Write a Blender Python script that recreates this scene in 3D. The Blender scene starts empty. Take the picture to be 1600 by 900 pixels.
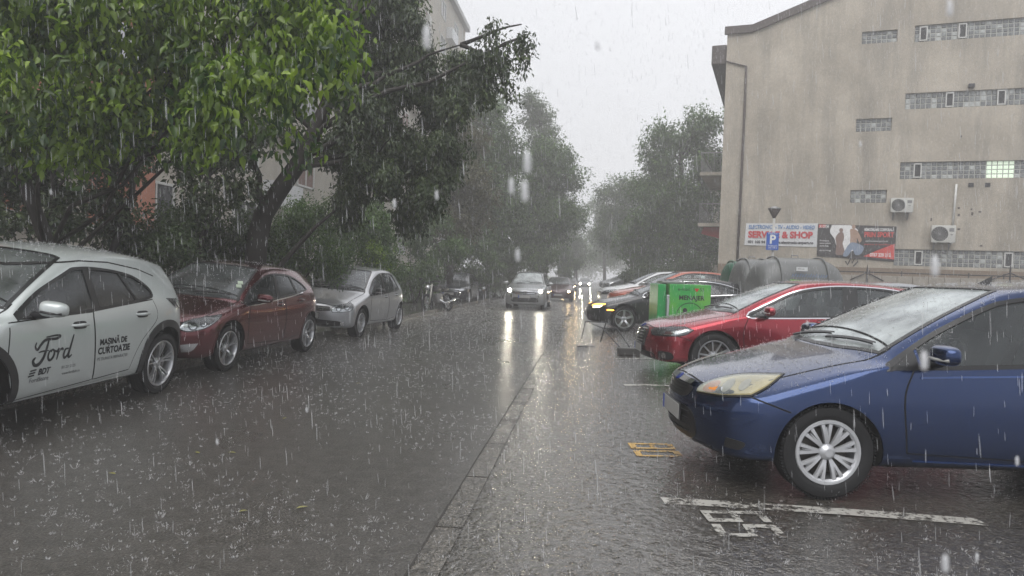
import bpy, bmesh, math, random
import numpy as np
from mathutils import Vector, Matrix, geometry
from mathutils.bvhtree import BVHTree
R = math.radians
rng = random.Random(7)

# ---------------------------------------------------------------- camera
scene = bpy.context.scene
FPX = 1100.0          # focal length in pixels of the 1600 px wide photograph
CH = 1.48             # camera height
PITCH, ROLL = 0.0232, 0.035
cam_d = bpy.data.cameras.new('camera'); cam = bpy.data.objects.new('camera', cam_d)
scene.collection.objects.link(cam); scene.camera = cam
cam_d.sensor_width = 36; cam_d.lens = 36*FPX/1600; cam_d.clip_end = 3000; cam_d.clip_start = 0.05
fw = Vector((0, math.cos(PITCH), -math.sin(PITCH)))
up0 = Vector((0, math.sin(PITCH), math.cos(PITCH)))
rt = Vector((math.cos(ROLL), 0, 0)) + up0*math.sin(ROLL)
up = Vector((-math.sin(ROLL), 0, 0)) + up0*math.cos(ROLL)
cam.matrix_world = Matrix(((rt.x, up.x, -fw.x, 0), (rt.y, up.y, -fw.y, 0), (rt.z, up.z, -fw.z, CH), (0, 0, 0, 1)))
def ray(px, py):
    return (fw*FPX + rt*(px-800) - up*(py-450)).normalized()
def at(px, py, z=0.0):                    # pixel -> point on the level z
    d = ray(px, py); t = (z-CH)/d.z
    return Vector((0, 0, CH)) + d*t
def atY(px, py, Y):                       # pixel -> point on the upright plane y = Y
    d = ray(px, py); return Vector((0, 0, CH)) + d*(Y/d.y)
def topix(p):
    q = Vector(p)-Vector((0, 0, CH)); w = q.dot(fw)
    return 800+FPX*q.dot(rt)/w, 450-FPX*q.dot(up)/w

def seam_x(y): return -0.835+0.111*y      # the kerb strip between the road and the parking bays
def zg(x, y):
    """height of the ground: the road falls away slightly, the parking lot lies a little higher"""
    y2 = max(0.0, y-6); t = min(1.0, max(0.0, (x-seam_x(y)-.3)/2.5)); t = t*t*(3-2*t)
    return -0.0052*min(y2, 160)*(1-t)+t*(0.03+0.005*min(max(0.0, y-9), 30))
def atg(px, py):
    z = 0.0
    for _ in range(12):
        p = at(px, py, z); z = zg(p.x, p.y)
    return at(px, py, z)

# ---------------------------------------------------------------- world, sun, exposure
SUN_EL, SUN_AZ = R(58), R(25)
world = bpy.data.worlds.new('World'); scene.world = world; world.use_nodes = True
nt = world.node_tree; nt.nodes.clear()
_o = nt.nodes.new('ShaderNodeOutputWorld'); _b = nt.nodes.new('ShaderNodeBackground')
_s = nt.nodes.new('ShaderNodeTexSky'); _s.sky_type = 'NISHITA'; _s.sun_disc = False
_s.sun_elevation = SUN_EL; _s.sun_rotation = SUN_AZ; _s.dust_density = 6; _s.air_density = 1.5; _s.ozone_density = 1
_h = nt.nodes.new('ShaderNodeHueSaturation'); _h.inputs['Saturation'].default_value = 0.12
_m = nt.nodes.new('ShaderNodeMixRGB'); _m.inputs[0].default_value = 0.78; _m.inputs[2].default_value = (7.6, 7.75, 8.2, 1)
nt.links.new(_s.outputs[0], _h.inputs['Color']); nt.links.new(_h.outputs[0], _m.inputs[1])
nt.links.new(_m.outputs[0], _b.inputs[0]); _b.inputs[1].default_value = 0.072
nt.links.new(_b.outputs[0], _o.inputs[0])
sl = bpy.data.lights.new('sun', 'SUN'); sun = bpy.data.objects.new('sun', sl); scene.collection.objects.link(sun)
sl.energy = 1.5; sl.angle = R(60); sl.color = (1, 0.98, 0.95)
sun.rotation_euler = (R(32), 0, R(-25))
vs = scene.view_settings
vs.view_transform = 'Standard'; vs.look = 'None'; vs.exposure = 0.86; vs.gamma = 1; vs.use_curve_mapping = False
cy = scene.cycles
scene.render.engine = 'CYCLES'
cy.max_bounces = 7; cy.diffuse_bounces = 2; cy.glossy_bounces = 3; cy.transmission_bounces = 4
cy.transparent_max_bounces = 12; cy.volume_bounces = 2; cy.caustics_reflective = False; cy.caustics_refractive = False
cy.use_denoising = True; cy.use_adaptive_sampling = True; cy.adaptive_threshold = 0.02; cy.sample_clamp_indirect = 6

# ---------------------------------------------------------------- objects
def link(o, parent=None):
    scene.collection.objects.link(o)
    if parent is not None: o.parent = parent
    return o
def empty(name, loc=(0, 0, 0), rz=0.0, parent=None):
    o = bpy.data.objects.new(name, None); o.empty_display_size = .1
    o.location = loc; o.rotation_euler = (0, 0, rz); return link(o, parent)
def tag(o, label=None, cat=None, group=None, kind=None):
    if label: o['label'] = label
    if cat: o['category'] = cat
    if group: o['group'] = group
    if kind: o['kind'] = kind
    return o
def mesh_obj(name, verts, faces, mat=None, parent=None, smooth=False, mats=None, midx=None):
    me = bpy.data.meshes.new(name); me.from_pydata([tuple(v) for v in verts], [], [tuple(f) for f in faces])
    for m in (mats or ([mat] if mat else [])): me.materials.append(m)
    if midx is not None: me.polygons.foreach_set('material_index', midx)
    if smooth: me.polygons.foreach_set('use_smooth', [True]*len(me.polygons))
    me.update(); return link(bpy.data.objects.new(name, me), parent)
def copy_tree(o, parent=None):
    c = o.copy(); link(c)
    if parent is not None: c.parent = parent
    for ch in [x for x in scene.collection.objects if x.parent == o]: copy_tree(ch, c)
    return c

class MB:
    """collects shapes that belong to one part"""
    def __init__(s): s.v = []; s.f = []; s.m = []; s.cur = 0
    def add(s, vs_, fs):
        n = len(s.v); s.v += [tuple(v) for v in vs_]
        s.f += [tuple(i+n for i in f) for f in fs]; s.m += [s.cur]*len(fs); return s
    def box(s, c, d, rz=0, bev=0.0, tilt=None):
        x, y, z = [q/2 for q in d]
        if bev:
            bm = bmesh.new(); bmesh.ops.create_cube(bm, size=1)
            for v in bm.verts: v.co = Vector((v.co.x*d[0], v.co.y*d[1], v.co.z*d[2]))
            bmesh.ops.bevel(bm, geom=bm.edges[:], offset=bev, segments=2, affect='EDGES', profile=.6)
            bm.verts.index_update(); vs_ = [v.co.copy() for v in bm.verts]; fs = [[v.index for v in f.verts] for f in bm.faces]; bm.free()
        else:
            vs_ = [Vector((a*x, b*y, e*z)) for a in (-1, 1) for b in (-1, 1) for e in (-1, 1)]
            fs = [(0, 1, 3, 2), (4, 6, 7, 5), (0, 4, 5, 1), (2, 3, 7, 6), (0, 2, 6, 4), (1, 5, 7, 3)]
        M = Matrix.Rotation(rz, 3, 'Z')
        if tilt is not None: M = M @ tilt
        return s.add([M @ v + Vector(c) for v in vs_], fs)
    def tube(s, pts, rad, n=8, cap=True):
        pts = [Vector(p) for p in pts]; rad = rad if isinstance(rad, (list, tuple)) else [rad]*len(pts)
        vs_ = []; fs = []; ref = None
        for i, p in enumerate(pts):
            t = (pts[min(i+1, len(pts)-1)]-pts[max(i-1, 0)]).normalized()
            if ref is None: ref = Vector((0, 0, 1)) if abs(t.z) < .9 else Vector((1, 0, 0))
            a = (ref-t*ref.dot(t)).normalized(); b = t.cross(a); ref = a
            for k in range(n):
                an = 2*math.pi*k/n; vs_.append(p+(a*math.cos(an)+b*math.sin(an))*rad[i])
        for i in range(len(pts)-1):
            for k in range(n):
                k2 = (k+1) % n; fs.append((i*n+k, i*n+k2, (i+1)*n+k2, (i+1)*n+k))
        if cap: fs += [tuple(range(n))[::-1], tuple((len(pts)-1)*n+k for k in range(n))]
        return s.add(vs_, fs)
    def lathe(s, prof, c=(0, 0, 0), axis='Z', n=32, closed=False):
        vs_ = []; fs = []
        for r, h in prof:
            for k in range(n):
                a = 2*math.pi*k/n
                q = {'Z': (r*math.cos(a), r*math.sin(a), h), 'Y': (r*math.cos(a), h, r*math.sin(a)), 'X': (h, r*math.cos(a), r*math.sin(a))}[axis]
                vs_.append(Vector(q)+Vector(c))
        m = len(prof); rngm = range(m) if closed else range(m-1)
        for i in rngm:
            j = (i+1) % m
            for k in range(n):
                k2 = (k+1) % n; fs.append((i*n+k, i*n+k2, j*n+k2, j*n+k))
        return s.add(vs_, fs)
    def prism(s, poly, M, h):
        """poly 2D in the plane, extruded h along local z, placed by matrix M"""
        n = len(poly); vs_ = [M @ Vector((x, y, 0)) for x, y in poly]+[M @ Vector((x, y, h)) for x, y in poly]
        fs = [tuple(range(n))[::-1], tuple(range(n, 2*n))]+[(i, (i+1) % n, n+(i+1) % n, n+i) for i in range(n)]
        return s.add(vs_, fs)
    def build(s, name, mat=None, parent=None, smooth=False, mats=None):
        return mesh_obj(name, s.v, s.f, mat, parent, smooth, mats, s.m if mats else None)
def auto_smooth(o, deg=35):
    me = o.data; me.polygons.foreach_set('use_smooth', [True]*len(me.polygons))
    me.set_sharp_from_angle(angle=R(deg)); return o

# ---------------------------------------------------------------- materials
def new_mat(name):
    m = bpy.data.materials.new(name); m.use_nodes = True; nt = m.node_tree
    return m, nt, nt.nodes['Principled BSDF'], nt.nodes['Material Output']
def N(nt, t, **kw):
    n = nt.nodes.new(t)
    for k, v in kw.items():
        if k.startswith('i_'): n.inputs[k[2:].replace('_', ' ')].default_value = v
        else: setattr(n, k, v)
    return n
def noise(nt, scale, detail=4, rough=.6, coord='Object', stretch=None, kind='ShaderNodeTexNoise'):
    tc = N(nt, 'ShaderNodeTexCoord'); src = tc.outputs[coord]
    if stretch:
        mp = N(nt, 'ShaderNodeMapping'); mp.inputs['Scale'].default_value = stretch
        nt.links.new(src, mp.inputs[0]); src = mp.outputs[0]
    n = N(nt, kind); n.inputs['Scale'].default_value = scale
    if kind == 'ShaderNodeTexNoise': n.inputs['Detail'].default_value = detail; n.inputs['Roughness'].default_value = rough
    nt.links.new(src, n.inputs['Vector']); return n
def ramp(nt, src, stops):
    r = N(nt, 'ShaderNodeValToRGB'); e = r.color_ramp.elements
    while len(e) < len(stops): e.new(.5)
    for el, (p, c) in zip(e, stops):
        el.position = p; el.color = c if len(c) == 4 else (*c, 1)
    nt.links.new(src, r.inputs[0]); return r.outputs[0]
def mixc(nt, f, a, b, mode='MIX'):
    m = N(nt, 'ShaderNodeMixRGB', blend_type=mode)
    for i, v in ((0, f), (1, a), (2, b)):
        if hasattr(v, 'links'): nt.links.new(v, m.inputs[i])
        else: m.inputs[i].default_value = v if i == 0 else ((*v, 1) if len(v) == 3 else v)
    return m.outputs[0]
def bump(nt, bsdf, h, strength=.3, dist=.01):
    b = N(nt, 'ShaderNodeBump'); b.inputs['Strength'].default_value = strength; b.inputs['Distance'].default_value = dist
    nt.links.new(h, b.inputs['Height']); nt.links.new(b.outputs[0], bsdf.inputs['Normal']); return b
def simple(name, col, rough=.5, metal=0, coat=0, var=.12, scale=6, bmp=0, bscale=60, spec=.5):
    m, nt, b, o = new_mat(name)
    n = noise(nt, scale); c = ramp(nt, n.outputs[0], [(.25, tuple(x*(1-var) for x in col)), (.75, tuple(min(1, x*(1+var)) for x in col))])
    nt.links.new(c, b.inputs['Base Color']); b.inputs['Roughness'].default_value = rough
    b.inputs['Metallic'].default_value = metal; b.inputs['Coat Weight'].default_value = coat; b.inputs['Coat Roughness'].default_value = .05
    b.inputs['Specular IOR Level'].default_value = spec
    if bmp: bump(nt, b, noise(nt, bscale).outputs[0], bmp, .004)
    return m
def paint(name, col, metal=.35, dirt=.25, rough=.32, dirtc=.09):
    m, nt, b, o = new_mat(name)
    n = noise(nt, 2.2, 5); c = mixc(nt, ramp(nt, n.outputs[0], [(.45, (0, 0, 0)), (.8, (dirt,)*3)]), col, tuple(.5*x+dirtc for x in col))
    nt.links.new(c, b.inputs['Base Color'])
    b.inputs['Metallic'].default_value = metal; b.inputs['Roughness'].default_value = rough
    b.inputs['Coat Weight'].default_value = 1; b.inputs['Coat Roughness'].default_value = .06
    v = noise(nt, 60, kind='ShaderNodeTexVoronoi')
    h = ramp(nt, v.outputs['Distance'], [(.0, (1, 1, 1)), (.32, (0, 0, 0))])
    n2 = noise(nt, 9, 3); h2 = mixc(nt, .25, h, n2.outputs[0])
    bb = bump(nt, b, h2, .22, .004); nt.links.new(bb.outputs[0], b.inputs['Coat Normal']); bb.inputs['Strength'].default_value = .14
    return m
def glass(name, tint=(.5, .55, .55), film=.06, rough=.06, keep=.55, beads=.35):
    """a thin wet pane: tinted see-through, mirror by angle, a grey film of rain water, painted sky reflection where thick"""
    m, nt, b, o = new_mat(name); nt.nodes.remove(b)
    t = N(nt, 'ShaderNodeBsdfTransparent'); t.inputs[0].default_value = (*[x*keep for x in tint], 1)
    g = N(nt, 'ShaderNodeBsdfGlossy'); g.inputs['Roughness'].default_value = rough; g.inputs[0].default_value = (.95, .97, 1, 1)
    d = N(nt, 'ShaderNodeBsdfDiffuse'); d.inputs[0].default_value = (.66, .72, .72, 1)
    fr = N(nt, 'ShaderNodeFresnel'); fr.inputs[0].default_value = 1.6
    v = noise(nt, 38, 3); st = noise(nt, 14, 4, stretch=(1, 1, .25))
    bb = N(nt, 'ShaderNodeBump'); bb.inputs['Strength'].default_value = beads; bb.inputs['Distance'].default_value = .006
    nt.links.new(mixc(nt, .5, v.outputs[0], st.outputs[0]), bb.inputs['Height'])
    for x in (g, fr): nt.links.new(bb.outputs[0], x.inputs['Normal'])
    m1 = N(nt, 'ShaderNodeMixShader'); m2 = N(nt, 'ShaderNodeMixShader')
    f = ramp(nt, noise(nt, 2.5, 4).outputs[0], [(.3, (film*.4,)*3), (.7, (film*1.6,)*3)])
    nt.links.new(f, m1.inputs[0]); nt.links.new(t.outputs[0], m1.inputs[1]); nt.links.new(d.outputs[0], m1.inputs[2])
    nt.links.new(fr.outputs[0], m2.inputs[0]); nt.links.new(m1.outputs[0], m2.inputs[1]); nt.links.new(g.outputs[0], m2.inputs[2])
    nt.links.new(m2.outputs[0], o.inputs[0]); return m
def lamp_mat(name, col, strength):
    m, nt, b, o = new_mat(name); b.inputs['Base Color'].default_value = (*col, 1)
    b.inputs['Emission Color'].default_value = (*col, 1); b.inputs['Emission Strength'].default_value = strength
    b.inputs['Roughness'].default_value = .2; return m

M = {}
M['rubber'] = simple('tyre_rubber', (.008, .008, .009), .7, var=.3, bmp=.3, bscale=90)
M['alloy'] = simple('alloy_metal', (.55, .56, .58), .28, .85, .3, var=.1)
M['hubcap'] = simple('silver_plastic', (.55, .56, .58), .3, .45, .5, var=.08)
M['dark_metal'] = simple('dark_metal', (.05, .05, .055), .4, .6)
M['disc'] = simple('brake_disc', (.12, .11, .1), .45, .8)
M['plastic'] = simple('black_plastic', (.022, .022, .024), .42, var=.2, bmp=.15, bscale=200)
M['gloss_black'] = simple('gloss_black', (.007, .007, .008), .35, 0, .15)
M['gap'] = simple('panel_gap', (.006, .006, .006), .9)
M['chrome'] = simple('chrome', (.75, .76, .78), .12, 1, 0, var=.05)
M['cloth'] = simple('seat_cloth', (.05, .052, .06), .9, var=.25, bmp=.2)
M['dash'] = simple('dash_plastic', (.03, .03, .033), .6)
M['liner'] = simple('arch_liner', (.012, .012, .012), .9)
M['plate'] = simple('plate_white', (.34, .34, .33), .4)
M['plate_blue'] = simple('plate_blue', (.02, .06, .35), .35)
M['ink'] = simple('plate_ink', (.01, .01, .012), .5)
M['glass'] = glass('side_glass', (.80, .88, .85), .03, keep=.9)
M['glass_dark'] = glass('privacy_glass', (.3, .32, .33), .03, keep=.25)
M['windscreen'] = glass('windscreen_glass', (.6, .66, .66), .12, .1)
M['lens_clear'] = glass('lamp_lens', (.9, .92, .92), .05, .04, keep=.95)
M['reflector'] = simple('lamp_reflector', (.6, .61, .62), .18, .9, bmp=.5, bscale=35)
M['lens_orange'] = simple('orange_lens', (.65, .22, .03), .2, coat=.5)
M['lens_red'] = simple('red_lens', (.42, .015, .02), .18, coat=.6)
M['white_paper'] = simple('sticker_white', (.6, .7, .55), .6)
# ================================================================ cars
def lerp(a, b, t): return a+(b-a)*t
def ip(x, pts):
    """smooth monotone interpolation through (x, y) points"""
    if x <= pts[0][0]: return pts[0][1]
    if x >= pts[-1][0]: return pts[-1][1]
    n = len(pts); d = [(pts[i+1][1]-pts[i][1])/(pts[i+1][0]-pts[i][0]) for i in range(n-1)]
    m = [d[0]]+[0 if d[i-1]*d[i] <= 0 else 2*d[i-1]*d[i]/(d[i-1]+d[i]) for i in range(1, n-1)]+[d[-1]]
    for i in range(n-1):
        if x <= pts[i+1][0]:
            h = pts[i+1][0]-pts[i][0]; t = (x-pts[i][0])/h
            return ((2*t**3-3*t**2+1)*pts[i][1]+(t**3-2*t**2+t)*h*m[i]+(-2*t**3+3*t**2)*pts[i+1][1]+(t**3-t**2)*h*m[i+1])
def spline2(pts, n=6, closed=True):
    """Catmull-Rom through points; a point given with a third value 1 stays a sharp corner"""
    out = []; k = len(pts); P_ = [Vector(p[:2]) for p in pts]; sh = [len(p) > 2 and p[2] for p in pts]
    for i in range(k if closed else k-1):
        p1, p2 = P_[i], P_[(i+1) % k]
        p0 = P_[i-1] if (closed or i > 0) and not sh[i] else p1*2-p2
        p3 = P_[(i+2) % k] if (closed or i+2 < k) and not sh[(i+1) % k] else p2*2-p1
        if sh[i]: p0 = p1*2-p2
        for j in range(n):
            t = j/n
            out.append(.5*((2*p1)+(p2-p0)*t+(2*p0-5*p1+4*p2-p3)*t*t+(3*p1-p0-3*p2+p3)*t**3))
    if not closed: out.append(P_[-1])
    return [(p.x, p.y) for p in out]
def resample(poly, step, closed=True):
    out = []; n = len(poly)
    for i in range(n if closed else n-1):
        a, b = Vector(poly[i]), Vector(poly[(i+1) % n]); L = (b-a).length
        if L < 1e-6: continue
        k = max(1, int(math.ceil(L/step)))
        for j in range(k): out.append(tuple(a.lerp(b, j/k)))
    if not closed: out.append(tuple(poly[-1]))
    return out
def clip_half(poly, a, b):
    """keep what lies left of the line a->b"""
    out = []; d = (b[0]-a[0], b[1]-a[1]); side = lambda p: d[0]*(p[1]-a[1])-d[1]*(p[0]-a[0])
    for i in range(len(poly)):
        p, q = poly[i], poly[(i+1) % len(poly)]; sp, sq = side(p), side(q)
        if sp >= 0: out.append(p)
        if sp*sq < 0:
            t = sp/(sp-sq); out.append((p[0]+(q[0]-p[0])*t, p[1]+(q[1]-p[1])*t))
    return out
def inside(poly, x, y):
    c = False; j = len(poly)-1
    for i in range(len(poly)):
        xi, yi = poly[i]; xj, yj = poly[j]
        if (yi > y) != (yj > y) and x < (xj-xi)*(y-yi)/(yj-yi)+xi: c = not c
        j = i
    return c
def offset_loop(poly, d):
    n = len(poly); A = sum(poly[i][0]*poly[(i+1) % n][1]-poly[(i+1) % n][0]*poly[i][1] for i in range(n)); s = 1 if A > 0 else -1
    out = []
    for i in range(n):
        p0, p1, p2 = Vector(poly[i-1]), Vector(poly[i]), Vector(poly[(i+1) % n])
        t = (p2-p0); t = t.normalized() if t.length > 1e-9 else Vector((1, 0)); nn = Vector((t.y, -t.x))*s
        out.append(tuple(p1+nn*d))
    return out

class Surf:
    """the smooth outer surface of a body; shapes are wrapped onto it"""
    def __init__(s, me, xc):
        s.vn = [v.normal.copy() for v in me.vertices]; s.vc = [v.co.copy() for v in me.vertices]
        me.calc_loop_triangles(); s.tri = [tuple(t.vertices) for t in me.loop_triangles]
        s.bvh = BVHTree.FromPolygons(s.vc, s.tri); s.xc = xc
    def nrm(s, loc, i):
        a, b, c = s.tri[i]; w = None
        A, B, C_ = s.vc[a], s.vc[b], s.vc[c]
        try: q = geometry.barycentric_transform(loc, A, B, C_, s.vn[a], s.vn[b], s.vn[c])
        except Exception: q = s.vn[a]
        return q.normalized()
    def frame(s, kind):
        xc = s.xc
        if kind == 'side': return lambda u, v: (Vector((xc-u, 3, v)), Vector((0, -1, 0)))
        if kind == 'front': return lambda u, v: (Vector((xc+2, u, v)), Vector((-1, 0, 0)))
        if kind == 'rear': return lambda u, v: (Vector((xc-8, u, v)), Vector((1, 0, 0)))
        if kind == 'top': return lambda u, v: (Vector((xc-u, v, 4)), Vector((0, 0, -1)))
        if kind == 'diag':     # looked at from 45 degrees off the front left corner
            c = math.sqrt(.5); D = Vector((-c, -c, 0)); U = Vector((-c, c, 0))
            return lambda u, v: (Vector((xc, 0, v))+U*u-D*4, D)
        if kind == 'rdiag':
            c = math.sqrt(.5); D = Vector((c, -c, 0)); U = Vector((c, c, 0))
            return lambda u, v: (Vector((xc-s.L, 0, v))+U*u-D*4, D)
    def hit(s, kind, u, v):
        o, d = s.frame(kind)(u, v); loc, n, i, _ = s.bvh.ray_cast(o, d)
        if loc is None: return None
        return loc, s.nrm(loc, i), d
    def patch(s, poly, kind='side', off=.003, res=.06, skirt=.012, edge=None):
        """sheet with the outline poly laid onto the body; returns verts, faces, normals"""
        b = resample(poly, edge or res*.6); n = len(b)
        pts = [Vector(p) for p in b]; xs = [p[0] for p in b]; ys = [p[1] for p in b]
        inner = offset_loop(b, -res*.35)
        x = min(xs)+res/2
        while x < max(xs):
            y = min(ys)+res/2
            while y < max(ys):
                if inside(inner, x, y) and inside(b, x, y): pts.append(Vector((x, y)))
                y += res
            x += res
        vs_, _, fs, _, _, _ = geometry.delaunay_2d_cdt(pts, [(i, (i+1) % n) for i in range(n)], [], 1, 1e-6)
        out = []; nn = []; ok = []
        for p in vs_:
            h = s.hit(kind, p.x, p.y)
            if h is None: out.append(Vector()); nn.append(Vector((0, 0, 1))); ok.append(False)
            else: out.append(h[0]+h[1]*off); nn.append(h[1]); ok.append(True)
        faces = []
        for f in fs:
            if all(ok[i] for i in f):
                a, b_, c = (out[i] for i in f[:3]); g = (b_-a).cross(c-a)
                faces.append(tuple(f) if g.dot(nn[f[0]]) > 0 else tuple(f)[::-1])
        if skirt:
            cnt = {}
            for f in faces:
                for i in range(len(f)):
                    e = (f[i], f[(i+1) % len(f)]); cnt[e] = 1
            bd = [e for e in cnt if (e[1], e[0]) not in cnt]; mp = {}
            for a, b_ in bd:
                for q in (a, b_):
                    if q not in mp: mp[q] = len(out); out.append(out[q]-nn[q]*skirt); nn.append(nn[q])
                faces.append((a, mp[a], mp[b_], b_))
            s.nbd = set(len(faces)-1-i for i in range(len(bd)))
        else: s.nbd = set()
        return out, faces, nn
    def part(s, name, poly, mat, parent, kind='side', off=.003, res=.06, skirt=.012, mirror=False, edge=None, norm=True):
        v, f, nn = s.patch(poly, kind, off, res, skirt, edge)
        if not f: return None
        bd = s.nbd
        if mirror:
            v = [Vector((p.x, -p.y, p.z)) for p in v]; nn = [Vector((p.x, -p.y, p.z)) for p in nn]; f = [q[::-1] for q in f]
        o = mesh_obj(name, v, f, mat, parent, True); me = o.data
        if norm:
            ln = []
            for pi, p in enumerate(me.polygons):
                for li in p.loop_indices:
                    ln.append(tuple(p.normal) if pi in bd else tuple(nn[me.loops[li].vertex_index]))
            me.normals_split_custom_set(ln)
        return o
    def ribbon(s, name, line, width, mat, parent, kind='side', off=.003, closed=True, mirror=False, step=.04, h=.004, widths=None):
        """raised band that follows a line on the body"""
        b = resample(line, step, closed) if step else list(line); n = len(b); A = []; B = []
        for i in range(n):
            p0 = Vector(b[i-1] if closed or i > 0 else b[i]); p2 = Vector(b[(i+1) % n] if closed or i < n-1 else b[i]); p = Vector(b[i])
            t = p2-p0; t = t.normalized() if t.length > 1e-9 else Vector((1, 0)); m = Vector((t.y, -t.x)); w = widths[i] if widths else width
            A.append(p+m*w/2); B.append(p-m*w/2)
        v = []; okk = []
        for p, q in zip(A, B):
            hp, hq = s.hit(kind, p.x, p.y), s.hit(kind, q.x, q.y)
            okk.append(hp is not None and hq is not None)
            hp = hp or hq or (Vector(), Vector((0, 0, 1)), None); hq = hq or hp
            v += [hp[0]+hp[1]*(off-h), hp[0]+hp[1]*off, hq[0]+hq[1]*off, hq[0]+hq[1]*(off-h)]
        f = []
        for i in range(n if closed else n-1):
            j = (i+1) % n
            if not (okk[i] and okk[j]) or (v[4*i+1]-v[4*j+1]).length > .5: continue
            for a in range(3): f.append((4*i+a, 4*i+a+1, 4*j+a+1, 4*j+a))
        if mirror: v = [Vector((p.x, -p.y, p.z)) for p in v]
        return mesh_obj(name, v, f, mat, parent) if name else (v, f)

def body_rows(P):
    """control rows of the body: lists of (s, y, z); s counts metres back from the nose"""
    W = P['W']/2; L = P['L']; zb = P.get('zb', .2)
    wid = P.get('plan', [(0, .62), (.12, .78), (.35, .93), (.65, .985), (1.0, 1.0), (L*.5, .985), (L-.9, 1.0), (L-.35, .95), (L-.05, .86)])
    belt = P['belt']; nose = P['nose']; tail = P['tail']; zbot = P.get('zbot', [(0, zb+.05), (.5, zb), (L-.5, zb), (L, zb+.1)])
    rows = []
    ncol = 11
    def lower(sx):
        w = W*ip(sx, wid); b = zbot and ip(sx, zbot); zt = ip(sx, belt)
        mid = P.get('zmid', .52)
        return w, b, zt, mid
    def ring(s0, k, ztop, yr, zr, dz=None):
        w, b, zt, mid = lower(s0+k)
        zt = min(zt, zr-.015) if zr < zt+.02 else zt
        yb = w*P.get('beltw', .93) if zr > zt+.04 else max(w*.955, yr*w+.03)
        cols = [(0, b), (w*.72, b), (w*.93, b+.015), (w*.985, b+.09), (w, mid), (w*.985, lerp(mid, zt, .72)), (yb, zt), (yr*w, zr), (yr*w*.88, lerp(zr, ztop, .62)), (yr*w*.5, lerp(zr, ztop, .92)), (0, ztop)]
        return [(s0+k*(y/W)**2, y, z) for y, z in cols]
    body = [ring(*r) for r in P['rows']]
    def cap(r, prof, sgn, steps):
        out = []; zs = [p[2] for p in r]; zlo, zhi = zs[0], zs[-1]; mid = (zlo+zhi)/2
        for fy, fz, kk in steps:
            ring_ = []
            for i, (s0, y, z) in enumerate(r):
                z2 = lerp(z, mid, fz); y2 = y*fy
                ring_.append((prof_at(prof, z2)+sgn*kk*(y2/W)**2, y2, z2))
            out.append(ring_)
        return out
    def prof_at(prof, z): return ip(z, prof)
    kf = P.get('nosek', .30); kr = P.get('tailk', .2)
    f = cap(body[0], nose, 1, [(.72, .10, kf), (.36, .2, kf), (0, .24, kf)])
    r = cap(body[-1], tail, -1, [(.78, .06, kr), (.4, .12, kr), (0, .16, kr)])
    return f[::-1]+body+r, len(f)

def body_surface(P, level):
    rows, nf = body_rows(P); n = len(rows[0]); xc = P['fo']+P['wb']/2
    bm = bmesh.new(); grid = []
    for r in rows:
        L_ = []; R_ = []
        for (s, y, z) in r:
            a = bm.verts.new((xc-s, y, z)); L_.append(a); R_.append(a if y < 1e-6 else bm.verts.new((xc-s, -y, z)))
        grid.append((L_, R_))
    for j in range(len(rows)-1):
        for sd in (0, 1):
            A, B = grid[j][sd], grid[j+1][sd]
            for i in range(n-1):
                vs_ = [A[i], A[i+1], B[i+1], B[i]]; u = []
                for v in vs_:
                    if v not in u: u.append(v)
                if len(u) < 3: continue
                try: bm.faces.new(u if sd == 0 else u[::-1])
                except ValueError: pass
    cl = bm.edges.layers.float.new('crease_edge')
    cre = P.get('creases', {})
    for (j, i0, i1, w) in cre.get('rows', []):
        for i in range(i0, i1):
            for sd in (0, 1):
                e = bm.edges.get((grid[nf+j][sd][i], grid[nf+j][sd][i+1]))
                if e: e[cl] = w
    for (i, j0, j1, w) in cre.get('cols', []):
        for j in range(j0, j1):
            for sd in (0, 1):
                e = bm.edges.get((grid[nf+j][sd][i], grid[nf+j+1][sd][i]))
                if e: e[cl] = w
    bmesh.ops.recalc_face_normals(bm, faces=bm.faces[:])
    me = bpy.data.meshes.new('body'); bm.to_mesh(me); bm.free()
    o = bpy.data.objects.new('tmp', me); scene.collection.objects.link(o)
    md = o.modifiers.new('s', 'SUBSURF'); md.levels = level; md.render_levels = level
    dg = bpy.context.evaluated_depsgraph_get(); dg.update()
    out = bpy.data.meshes.new_from_object(o.evaluated_get(dg)); bpy.data.objects.remove(o)
    out.update(); return out

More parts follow.
